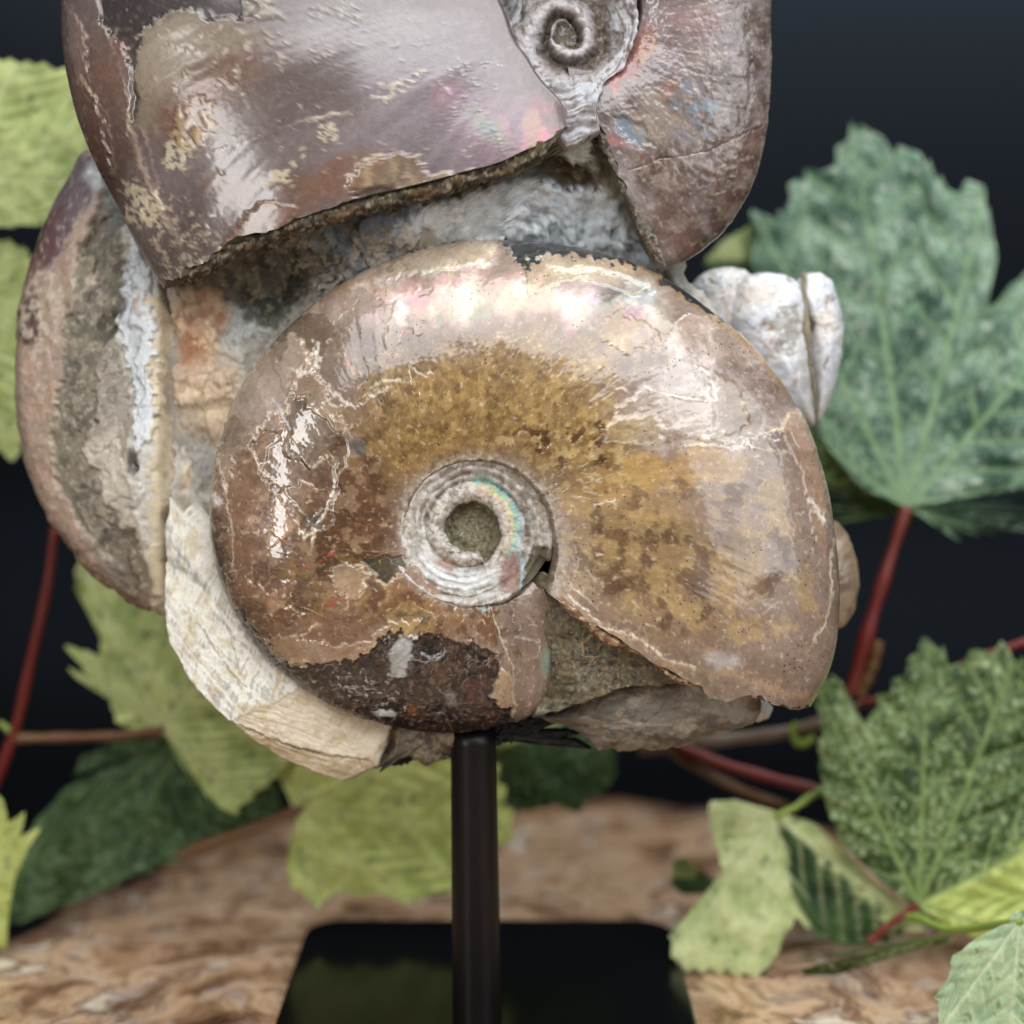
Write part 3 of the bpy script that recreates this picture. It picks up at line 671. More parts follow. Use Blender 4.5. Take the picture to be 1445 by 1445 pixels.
hero = coil('ammonite', CL, M_SHELL, 672, 748, False, smooth_tab(hero_rout, -45, 330, 3.0), smooth_tab(hero_rin, -60, 330), [(-0.1, -40), (0, -40), (0.25, -37), (0.45, -36), (0.6, -34.3), (0.64, -36), (0.7, -33.5), (0.8, -30.6), (0.9, -29.3), (1.0, -27.8)], 318, hero_H, 0, paint_hero, 1080, seed=5)
hero['label'] = 'golden brown polished ammonite with a whole spiral face'

def spiral_r(x, y):
    dx = x - 662 + 4 * fbm(x, y, 40, 2, 340); dy = y - 748 + 4 * fbm(y, x, 40, 2, 341)
    r = np.hypot(dx, dy); a = np.arctan2(-dy, dx); a2 = (a + 1.15) % (2 * math.pi)
    q = np.log(np.maximum(r, 3) / 50.0) / math.log(1.78) + a2 / (2 * math.pi)
    return r, a, q
def paint_umb(X, Y, A, T):
    p = Paint(X, Y, (204, 196, 184), 300); al = np.arange(p.X.size); p.r[:] = 0.65; p.coat[:] = 0.2
    r, a, sp = spiral_r(p.X, p.Y); fl = [(540, 620), (800, 620), (800, 880), (540, 880)]
    p.mottle(fl, (116, 106, 88), 0.6, 8, 0.08, 0.1, 40); p.mottle(fl, (220, 216, 210), 0.6, 7, 0.12, 0.08, 41)
    q = sp; fr = q % 1.0; tn = np.floor(q); out = sstep(0.9, 1.1, q)
    gro = np.exp(-(np.minimum(fr, 1 - fr) / 0.06) ** 2) * (q > 0.4)
    p.mix(al, gro * np.clip(0.85 + 0.8 * p.nb, 0, 1), (66, 60, 50), 0.9)
    p.mix(al, np.exp(-((fr - 0.12) / 0.05) ** 2) * (q > -0.2), (206, 202, 198), 0.75)
    for k_, c_ in ((0.22, (98, 90, 78)), (0.34, (204, 202, 204)), (0.44, (104, 96, 84)), (0.56, (198, 196, 198)), (0.68, (96, 88, 76)), (0.8, (190, 184, 178))):
        p.mix(al, np.exp(-((fr - k_) / 0.045) ** 2) * out * np.clip(0.55 + 1.6 * p.na + 0.8 * p.nc, 0, 1), c_, 0.6)
    p.mottle(fl, (150, 138, 118), 0.6, 16, 0.06, 0.14, 45); p.mottle(fl, (112, 102, 84), 0.5, 26, 0.14, 0.1, 46); p.mottle(fl, (226, 222, 216), 0.5, 12, 0.16, 0.1, 47)
    fm = sstep(0.03, -0.03, q); p.mix(al, fm, (112, 104, 76), 0.95)
    p.mottle([(625, 712), (698, 712), (698, 785), (625, 785)], (74, 68, 48), 0.7, 7, 0.1, 0.08, 42, 6, 6); p.mottle([(625, 712), (698, 712), (698, 785), (625, 785)], (150, 142, 112), 0.6, 5, 0.16, 0.08, 43, 6, 6)
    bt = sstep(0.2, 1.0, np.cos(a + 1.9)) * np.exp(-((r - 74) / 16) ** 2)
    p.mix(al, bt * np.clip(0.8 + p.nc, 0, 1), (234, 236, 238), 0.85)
    p.blob(628, 795, 22, 11, (156, 124, 104), 0.7, 20, 0.5, 4, 6)
    p.poly([(752, 770), (774, 772), (778, 800), (764, 832), (736, 840), (740, 812)], (86, 82, 56), 0.9, 4, 5, 6, -4)
    p.poly([(710, 778), (736, 784), (738, 842), (704, 832)], (140, 94, 80), 0.75, 6, 6, 6)
    st = fbm(a * 26, r * 0.04, 1.0, 3, 345)
    for c, r0, sg_ in (((226, 190, 170), 56, 4), ((216, 204, 120), 62, 3), ((128, 200, 160), 67, 3), ((150, 200, 214), 72, 4)):
        mm = np.exp(-((r + st * 9 + p.nc * 5 - r0 - 3 * np.sin(a * 1.3)) / sg_) ** 2) * sstep(1.75, 1.25, a + 0.3 * p.na) * sstep(-0.75, -0.2, a) * np.clip(0.55 + 1.3 * st + 0.8 * p.nd, 0, 1)
        p.mix(al, mm, c, 0.92); p.attr(al, mm, nac=0.8, rough=0.35)
    p.line([(733, 775), (737, 800), (735, 834)], 4, (146, 192, 206), 0.8, 3, 5, 0, nac=0.8)
    p.flecks(665, 750, 100, 100, 50, 7, (206, 202, 196), 17, 1.0, 0.4)
    p.h += (fbm(p.X, p.Y, 12, 2, 61) * 1.6 + fbm(p.X, p.Y, 24, 2, 162) * 3.5 + fbm(p.X, p.Y, 5, 1, 161) * 0.5) * sstep(3, 16, r)
    return p
def umb_w(px, py, f):
    r, a, q = spiral_r(px, py); fr = q % 1.0
    w = 44 + 14 * sstep(60, 112, r) + 10 * np.sin(np.clip(fr, 0, 1) * math.pi) ** 0.7 * (q > 0) - 1.1 * np.cos(fr * 2 * math.pi / 0.225) * sstep(0.9, 1.1, q)
    return w - 22 * sstep(0.06, -0.10, q) - 12 * np.exp(-(np.hypot(px - 762, py - 805) / 18) ** 2)
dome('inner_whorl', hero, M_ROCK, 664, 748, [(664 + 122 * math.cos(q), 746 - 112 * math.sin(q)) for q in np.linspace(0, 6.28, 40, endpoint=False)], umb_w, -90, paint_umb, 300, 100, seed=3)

def paint_mouth(X, Y, A, T):
    p = Paint(X, Y, (106, 101, 86), 320); p.r[:] = 0.85; p.coat[:] = 0; al = np.arange(p.X.size)
    full = [(600, 700), (1200, 700), (1200, 1100), (600, 1100)]
    p.mottle(full, (66, 60, 46), 0.8, 10, 0.08, 0.08, 42); p.mottle(full, (156, 142, 112), 0.7, 7, 0.14, 0.06, 43)
    p.mottle(full, (130, 114, 82), 0.45, 30, 0.1, 0.12, 44)
    p.blob(780, 850, 26, 20, (98, 78, 56), 0.7, 30, 0.5)
    p.line([(768, 830), (790, 836), (808, 858), (826, 880)], 2.4, (200, 180, 150), 0.7, 5, 6, 1)
    p.line([(838, 890), (820, 905), (822, 925), (842, 926)], 2.0, (196, 170, 128), 0.8, 2, 3, 0.8)
    p.flecks(840, 930, 120, 60, 24, 6, (206, 192, 156), 18, 1.0, 0.4)
    p.h += fbm(p.X, p.Y, 16, 3, 62) * 4 + fbm(p.X, p.Y, 60, 2, 63) * 8
    return p
dome('mouth_infill', hero, M_ROCK, 840, 920, [(722, 836), (744, 800), (790, 812), (850, 870), (910, 890), (960, 930), (1000, 945), (980, 965), (940, 962), (880, 972), (830, 988), (790, 1008), (752, 1018), (760, 990), (782, 960), (775, 920), (760, 880)], lambda x, y, f: 88 - 26 * sstep(880, 1010, y) - 46 * sstep(820, 745, x) + 0 * f, -40, paint_mouth, 300, 80, jag=3, seed=8)

# ---- upper ammonite
def paint_top(X, Y, A, T):
    p = Paint(X, Y, (131, 114, 110), 500); p.p[:] = 0.35; al = np.arange(p.X.size); t = T.ravel(); an = A.ravel()
    p.blob(600, 130, 190, 170, (150, 138, 142), 0.9, 0, 0.8, nac=0.35)
    p.blob(520, 40, 140, 70, (160, 152, 152), 0.7, 0, 0.8, nac=0.3)
    p.blob(700, 190, 80, 80, (158, 132, 142), 0.8, 0, 0.8, nac=0.6)
    p.blob(640, 140, 36, 40, (186, 124, 140), 0.6, 0, 0.9, nac=0.8)
    p.blob(760, 190, 24, 50, (196, 110, 130), 0.7, 15, 0.9, nac=0.9)
    p.blob(130, 150, 60, 160, (118, 90, 78), 0.8, -15, 0.7)
    p.blob(290, 120, 120, 70, (126, 82, 48), 0.8, -30, 0.8)
    p.blob(260, 160, 60, 60, (130, 78, 40), 0.7, 0, 0.8)
    p.blob(430, 130, 110, 70, (112, 92, 84), 0.7, -15, 0.8)
    p.blob(310, 265, 36, 26, (146, 92, 58), 0.7, 0, 0.9)
    p.blob(380, 290, 160, 60, (122, 100, 92), 0.7, -15, 0.8)
    p.blob(480, 250, 110, 32, (142, 98, 72), 0.7, -22, 0.8)
    p.poly([(190, 70), (215, 30), (270, 18), (330, 30), (380, 50), (340, 70), (270, 90), (235, 130), (225, 190), (192, 180)], (158, 140, 116), 0.75, 14, 10, 10)
    p.poly([(136, -40), (215, -40), (340, -10), (370, 10), (340, 22), (290, 26), (268, 14), (230, 20), (205, 40), (195, 70), (188, 120), (182, 90), (165, 62), (150, 44), (138, 30)], (84, 74, 74), 0.97, 2, 5, 10, -2.6, (204, 194, 178), 3.2)
    p.poly([(340, -30), (384, -30), (380, 8), (400, 26), (372, 24), (345, 16)], (168, 156, 140), 0.8, 4, 6, 8, 0.8, (212, 204, 190), 2.2)
    p.poly([(186, 110), (196, 120), (192, 160), (186, 180)], (90, 78, 72), 0.9, 3, 4, 6, -1.5)
    # layered growth flakes on the left edge
    p.line([(100, 30), (118, 80), (128, 130), (150, 160), (158, 220), (162, 252)], 2.0, (178, 150, 128), 0.7, 6, 8, 1.0)
    p.poly([(92, 0), (120, 40), (124, 100), (110, 120), (100, 80)], (146, 122, 112), 0.6, 3, 6, 8, 1.0, (186, 164, 146), 1.6)
    p.poly([(116, 110), (140, 150), (150, 200), (160, 250), (148, 258), (122, 180)], (112, 84, 72), 0.8, 3, 5, 8, 1.8, (190, 164, 140), 1.6)
    p.line([(140, 30), (160, 70), (176, 110), (182, 150), (180, 190)], 2.2, (206, 190, 168), 0.8, 5, 8, 0.8)
    p.blob(160, 100, 24, 60, (138, 100, 80), 0.6, -12, 0.7)
    # cream ridge down the corner
    p.line([(180, 160), (188, 205), (206, 250), (228, 300), (254, 346)], 6, (200, 172, 142), 0.75, 6, 10, 1.0, rough=0.6, coat=0.5)
    p.line([(200, 180), (212, 220), (222, 260)], 3, (204, 180, 150), 0.7, 6, 8, 0.6)
    CRM = (202, 184, 154)
    for (x, y, rx, ry) in ((248, 215, 20, 18), (246, 232, 16, 10), (200, 288, 26, 26), (182, 266, 16, 12), (394, 252, 22, 12), (462, 186, 18, 14), (428, 214, 8, 7), (412, 232, 6, 6), (262, 196, 24, 14), (212, 310, 18, 16)):
        p.mottle([(x - rx, y - ry), (x + rx, y - ry), (x + rx, y + ry), (x - rx, y + ry)], CRM, 0.9, 11, -0.06, 0.05, int(x), 8, 6, 0.6, rough=0.65, coat=0.3)
    p.mottle([(236, 150), (306, 140), (310, 190), (270, 210), (236, 200)], (184, 148, 108), 0.75, 13, 0.02, 0.06, 70, 14, 14, 0.4)
    p.mottle([(516, 130), (600, 90), (604, 108), (540, 150)], (204, 188, 162), 0.85, 9, 0.06, 0.06, 71, 10, 10, 0.6)
    p.mottle([(430, 10), (520, 0), (520, 40), (450, 40)], (190, 178, 164), 0.7, 9, 0.1, 0.06, 72, 14, 16, 0.5)
    p.mottle([(150, 230), (300, 300), (320, 390), (220, 400)], (196, 176, 148), 0.75, 12, 0.16, 0.05, 73, 10, 20, 0.6)
    p.mottle([(220, 370), (420, 320), (420, 350), (240, 410)], (204, 190, 168), 0.75, 9, 0.08, 0.06, 74, 8, 10, 0.6)
    FL = (206, 192, 172)
    p.flecks(290, 90, 90, 60, 46, 12, FL, 20, 1.4, 0.7, rot=60); p.flecks(300, 60, 140, 60, 30, 12, FL, 21, 1.2, 0.6, rot=70)
    p.flecks(440, 60, 90, 60, 40, 11, FL, 22, 1.4, 0.7, rot=60); p.flecks(560, 60, 130, 70, 26, 11, (206, 202, 200), 23, 1.3, 0.6)
    p.flecks(640, 110, 60, 50, 36, 11, (212, 208, 208), 24, 1.3, 0.6, rot=50); p.flecks(440, 210, 160, 60, 46, 9, FL, 25, 1.2, 0.6)
    p.flecks(300, 300, 130, 60, 34, 10, FL, 26, 1.2, 0.6, rot=70); p.flecks(190, 40, 50, 40, 14, 14, FL, 27, 1.3, 0.6)
    p.flecks(650, 240, 120, 40, 24, 9, (204, 190, 180), 28, 1.2, 0.6)
    p.line([(276, 222), (340, 204), (378, 186), (430, 170), (490, 158)], 1.6, (196, 176, 150), 0.7, 4, 4, 0.5)
    p.line([(430, 172), (470, 163), (500, 160)], 3, (198, 180, 154), 0.7, 4, 8, 0.6)
    p.line([(324, 92), (350, 140), (372, 186)], 1.2, (184, 160, 136), 0.6, 3, 3, 0.3)
    p.line([(618, 36), (650, 90), (680, 150), (710, 210), (718, 230)], 1.2, (196, 188, 186), 0.5, 5, 4, 0.3)
    p.line([(276, 306), (318, 346)], 1.4, (190, 160, 124), 0.6, 3, 4, 0.3)
    # flakes by the broken lower edge
    p.poly([(310, 345), (350, 300), (376, 287), (424, 292), (410, 312), (380, 335), (340, 360)], (142, 104, 80), 0.75, 3, 5, 8, 1.2, (196, 168, 138), 1.6)
    p.poly([(486, 262), (510, 230), (556, 214), (590, 224), (608, 258), (600, 275), (575, 268), (540, 262), (508, 272)], (152, 122, 92), 0.6, 4, 7, 12, 1.4, (212, 192, 160), 2.2)
    p.mottle([(486, 225), (600, 214), (606, 275), (500, 272)], (190, 164, 128), 0.6, 16, 0.05, 0.12, 136, 8, 8, stretch=(1, 2))
    p.poly([(500, 272), (520, 264), (552, 262), (574, 274), (560, 290), (510, 296)], (104, 84, 76), 0.9, 2, 4, 6, -1.6, (190, 160, 134), 1.6)
    p.poly([(612, 250), (630, 242), (646, 258), (636, 276), (616, 280)], (170, 146, 122), 0.85, 2, 4, 8, 1.2, (206, 186, 160), 1.8)
    p.poly([(648, 258), (672, 240), (690, 244), (680, 262), (655, 270)], (176, 154, 136), 0.8, 2, 4, 8, 1.0, (210, 192, 168), 1.8)
    e = [(236, 402), (300, 372), (360, 345), (420, 325), (480, 308), (560, 284), (620, 270), (700, 248), (760, 215), (795, 190)]
    p.line(e, 12, (164, 138, 116), 0.8, 6, 10, 0.6, rough=0.6, coat=0.4); p.line(e, 4, (206, 186, 160), 0.6, 8, 10, 0.8, rough=0.6)
    p.flecks(360, 345, 120, 16, 50, 12, (206, 186, 158), 29, 1.8, 0.9, rot=-18); p.flecks(640, 262, 130, 16, 50, 12, (200, 178, 156), 30, 1.8, 0.9, rot=-12)
    p.blob(150, 250, 40, 40, (110, 84, 74), 0.5, 0, 0.8)
    # older half of the coil, right hand side
    rt = [(850, -120), (1120, -120), (1120, 420), (900, 420), (850, 200)]
    p.poly(rt, (158, 144, 142), 0.85, 30, 20, 10)
    p.mottle([(880, 210), (1000, 190), (1110, 150), (1090, 400), (900, 400)], (128, 98, 84), 0.85, 60, -0.15, 0.25, 75)
    p.mottle(rt, (102, 78, 66), 0.6, 44, 0.06, 0.25, 76); p.mottle(rt, (178, 162, 150), 0.45, 30, 0.12, 0.2, 77)
    p.mottle([(1010, 0), (1100, 0), (1080, 330), (1000, 380)], (92, 72, 64), 0.55, 30, 0.04, 0.2, 78); p.mottle(rt, (196, 178, 160), 0.4, 12, 0.28, 0.08, 79)
    p.blob(930, 60, 50, 80, (156, 138, 140), 0.7, 0, 0.8, nac=0.4)
    p.blob(985, 25, 50, 40, (168, 138, 136), 0.7, 0, 0.8)
    for (x, y, rx, ry, c, ro) in ((824, 150, 13, 34, (222, 122, 78), -25), (836, 168, 9, 16, (226, 92, 66), 0), (872, 112, 12, 20, (200, 92, 92), 10), (900, 72, 16, 46, (190, 96, 92), 25), (832, 117, 8, 8, (206, 96, 90), 0), (918, 60, 10, 30, (178, 110, 110), 20), (862, 196, 30, 8, (190, 120, 122), 20)):
        p.blob(x, y, rx, ry, c, 0.8, ro, 0.8, 8, 8, nac=0.9)
    p.poly([(860, 162), (884, 162), (912, 180), (922, 204), (905, 208), (880, 192)], (138, 152, 166), 0.9, 3, 6, 8, -3, (206, 190, 168), 2.2)
    p.blob(925, 170, 34, 44, (176, 156, 138), 0.6, -20, 0.4)
    p.mottle([(930, 90), (990, 110), (1020, 150), (1000, 200), (960, 190)], (142, 152, 164), 0.8, 20, 0.0, 0.08, 80); p.blob(950, 130, 24, 20, (178, 132, 112), 0.6, 20, 0.7)
    p.line([(886, 240), (930, 225), (1000, 214), (1040, 195), (1075, 178)], 1.8, (84, 68, 60), 0.8, 5, 5, -1.2)
    p.line([(882, 262), (900, 320), (930, 375)], 7, (128, 130, 124), 0.7, 5, 6, 0)
    p.line([(1086, 60), (1084, 170), (1066, 265), (1024, 330)], 4, (186, 168, 150), 0.6, 4, 6, 0.3)
    rg = np.exp(-((t + 0.0) / 0.04) ** 2) * np.clip(0.6 + p.nc, 0, 1) * (an < 60)
    p.mix(al, rg * (t < 0.0), (96, 86, 82), 0.7); p.mix(al, sstep(-0.01, -0.04, t) * 1.0, (104, 94, 88), 0.8); p.attr(al, sstep(0.0, -0.03, t), rough=0.7, coat=0.0)
    an2 = an + 14 * t ** 2; g1 = fbm(an2 / 1.6, t * 1.4, 1.0, 4, 215, 0.6); g2 = fbm(an2 / 7.0, t * 1.4, 1.0, 3, 216)
    g1 = g1 * sstep(0.0, 0.3, t); g2 = g2 * sstep(0, 0.15, t); p.c *= (1 + 0.14 * g1 + 0.26 * g2)[:, None]; p.h += 0.35 * g1
    lu = p.c.mean(1); p.c *= (0.78 * np.clip(lu / lu.mean(), 0.05, 5) ** 0.3)[:, None] * np.array([0.98, 1.0, 1.0])
    ft = [(60, -100), (1110, -100), (1110, 420), (60, 420)]
    p.mottle(ft, (84, 66, 58), 0.12, 8, 0.14, 0.12, 134, 4, 4); p.mottle(ft, (190, 174, 158), 0.10, 9, 0.2, 0.1, 135, 4, 4)
    p.h += 0.8 * fbm(p.X, p.Y, 90, 2, 202) + 1.2 * fbm(p.X, p.Y, 14, 3, 203) * (p.X > 840)
    return p
top_rout = [(-60, 660), (-32.7, 681), (-21, 686), (-18, 694), (-10.6, 707), (-4, 716), (3, 722), (20, 700), (40, 645), (60, 580), (90, 490), (120, 400), (150, 320), (170, 288), (180, 281), (195, 292), (207, 310), (222, 342), (233, 360), (245, 368), (255, 364), (270, 352), (300, 330)]
top_rin = [(-90, 158), (-83, 128), (-49, 96), (-6, 95), (19, 116), (60, 120), (120, 108), (180, 100), (230, 88), (270, 70), (300, 78)]
tH = [(-90, 128), (-30, 132), (60, 110), (150, 80), (200, 66), (300, 60)]
def ttab():
    pts = [(795, 200), (770, 225), (700, 255), (620, 277), (560, 292), (480, 312), (360, 347), (300, 376), (240, 402)]
    out = []
    for x, y in pts:
        dx = 805 - x; dy = 40 - y; a = math.degrees(math.atan2(dy, dx)); r = math.hypot(dx, dy)
        ro = np.interp(a, *zip(*top_rout)); ri = np.interp(a, *zip(*top_rin)); out.append(((r - ri) / (ro - ri), a))
    out.sort(); return [(-0.1, out[0][1])] + out + [(1.0, -32.6)]
top = coil('ammonite', CL, M_SHELL2, 805, 40, True, smooth_tab(top_rout, -60, 300, 3.0), smooth_tab(top_rin, -90, 300), ttab(), [(-0.1, 276), (0.02, 273), (0.15, 261), (0.3, 255), (0.75, 251.5), (1.0, 250)], tH, 6, paint_top, 880, (20, 50, 190, 34, 10), seed=9)
top['label'] = 'large grey brown ammonite with a broken lower edge'

def paint_tumb(X, Y, A, T):
    p = Paint(X, Y, (160, 152, 152), 700); al = np.arange(p.X.size); p.r[:] = 0.55; p.coat[:] = 0.2
    dx = p.X - 800 + 12 * fbm(p.X, p.Y, 50, 2, 333); dy = p.Y - 42 + 12 * fbm(p.Y, p.X, 50, 2, 334); r = np.hypot(dx, dy); a = np.arctan2(-dy, dx)
    ph = (np.log(np.maximum(r, 4) / 95.0) / math.log(3.0) - a / (2 * math.pi)) % 1.0
    val = np.exp(-((ph - 0.5) / 0.27) ** 2)
    p.mix(al, val * sstep(92, 70, r), (82, 66, 42), 0.9); p.mix(al, sstep(22, 14, r + p.nc * 6), (78, 66, 44), 0.9)
    p.mix(al, (np.exp(-(ph / 0.16) ** 2) + np.exp(-((1 - ph) / 0.16) ** 2)) * sstep(12, 22, r), (214, 208, 206), 0.7)
    # silvery striped slope
    st = pn(r * 0.11, a * 2.0, 91) + 0.6 * pn(r * 0.3, a * 3, 92)
    z = sstep(66, 80, r) * sstep(1.9, 2.6, np.abs(a - 0.6 + 0 * r))
    p.mix(al, sstep(0.0, 0.25, st) * sstep(60, 80, r), (198, 200, 204), 0.75); p.mix(al, sstep(0.0, 0.25, -st) * sstep(60, 80, r), (112, 104, 100), 0.7)
    p.mottle([(680, -80), (920, -80), (920, 210), (680, 210)], (190, 188, 192), 0.35, 8, 0.16, 0.1, 81)
    p.mottle([(680, -80), (920, -80), (920, 210), (680, 210)], (94, 82, 62), 0.6, 12, 0.2, 0.06, 82)
    p.h += (fbm(p.X, p.Y, 13, 2, 64) * 3) * sstep(3, 20, r) + st * 1.4 * sstep(60, 80, r)
    return p
def tumb_w(px, py, f):
    dx = px - 800 + 12 * fbm(px, py, 50, 2, 333); dy = py - 42 + 12 * fbm(py, px, 50, 2, 334); r = np.hypot(dx, dy); a = np.arctan2(-dy, dx)
    ph = (np.log(np.maximum(r, 4) / 95.0) / math.log(3.0) - a / (2 * math.pi)) % 1.0
    return 54 + 0.15 * np.minimum(r, 120) - 20 * np.exp(-((ph - 0.5) / 0.22) ** 2) * sstep(12, 22, r) * sstep(105, 80, r) - 12 * sstep(22, 12, r) + 18 * sstep(80, 120, r)
dome('inner_whorl', top, M_ROCK, 800, 46, [(x, y) for x, y in [(900, 40), (882, 92), (852, 116), (842, 146), (846, 186), (800, 210), (772, 180), (730, 130), (690, 60), (676, -10), (700, -70), (760, -100), (840, -90), (900, -40)]], tumb_w, -110, paint_tumb, 300, 100, seed=13, side=0.3)

def lip(parent, pts, rad, wfun, seed, cols, n=420, m=22):
    q = spline([(x, y, wfun(x, y)) for x, y in pts], n); sq = np.linspace(0, 1, n)[:, None]; ph = np.linspace(-math.pi / 2, 1.5 * math.pi, m, endpoint=False)[None, :]
    d = np.gradient(q, axis=0); nx = -d[:, 1]; ny = d[:, 0]; L = np.hypot(nx, ny) + 1e-6; nx, ny = (nx / L)[:, None], (ny / L)[:, None]
    arc = np.cumsum(L)[:, None]
    rr = rad * (1 + 0.9 * fbm(arc + 0 * ph, ph * rad * 1.6 + 0 * arc, 20, 4, seed, 0.6) + 0.5 * fbm(arc + 0 * ph, ph * rad + 0 * arc, 55, 2, seed + 5)) * np.clip(np.minimum(sq, 1 - sq) * 14, 0.1, 1)
    px = q[:, :1] + nx * rr * np.cos(ph); py = q[:, 1:2] + ny * rr * np.cos(ph); w = q[:, 2:] + rr * np.sin(ph)
    p = Paint(arc + 0 * ph, ph * rad * 1.5 + 300 + 0 * arc, cols[0], 1500 + seed); p.r[:] = 0.85; p.coat[:] = 0.05; fl = [(0, -200), (1445, -200), (1445, 1445), (0, 1445)]
    p.mottle(fl, cols[1], 0.9, 15, 0.02, 0.1, seed + 1, 4, 4); p.mottle(fl, cols[2], 0.8, 11, 0.14, 0.08, seed + 2, 4, 4); p.mottle(fl, cols[3], 0.6, 30, 0.1, 0.1, seed + 3, 4, 4)
    V = to_world((px - 722.5), (722.5 - py), w); i = np.arange(n - 1)[:, None]; j = np.arange(m)[None, :]; j2 = (j + 1) % m
    F = np.stack([i * m + j, i * m + j2, (i + 1) * m + j2, (i + 1) * m + j], -1).reshape(-1, 4)
    mesh_obj('broken_edge', V.reshape(-1, 3), F, M_ROCK, parent, attrs=paint_attrs(p), origin=tuple(V[0, 0]))
def top_edge_w(x, y):
    dx = 805 - x; dy = 40 - y; a = math.degrees(math.atan2(dy, dx)); r = math.hypot(dx, dy); ro = np.interp(a, *zip(*top_rout)); ri = np.interp(a, *zip(*top_rin))
    t = min(max((r - ri) / (ro - ri), 0.25), 1.0); u = (t - 0.25) / 0.75; return 6 + 130 * (1 - u * u) ** 0.6 - 16
LC = [(74, 68, 52), (40, 36, 28), (150, 134, 110), (110, 84, 52)]
lip(top, [(232, 402), (290, 386), (360, 356), (420, 338), (480, 322), (560, 302), (620, 288), (700, 264), (760, 234), (796, 206)], 11, top_edge_w, 600, LC)
lip(top, [(842, 196), (862, 232), (882, 270), (898, 310), (918, 350), (936, 380)], 8, lambda x, y: 62 - 0.16 * max(y - 200, 0), 610, [(120, 112, 100), (80, 74, 64), (176, 166, 152), (110, 96, 80)], 240)
def hero_edge_w(x, y):
    dx = x - 672; dy = 748 - y; r = math.hypot(dx, dy); t = min(max((r - 134) / (532 - 134), 0.0), 1.0)
    u = max((t - 0.25) / 0.75, 0); return 116 * (1 - u * u) ** 0.6 - 9
lip(hero, [(782, 838), (820, 868), (860, 897), (905, 914), (940, 944), (985, 956), (1030, 962), (1080, 978), (1120, 994), (1140, 998)], 6, hero_edge_w, 620, [(150, 116, 82), (82, 64, 46), (222, 200, 166), (120, 84, 50)], 360)

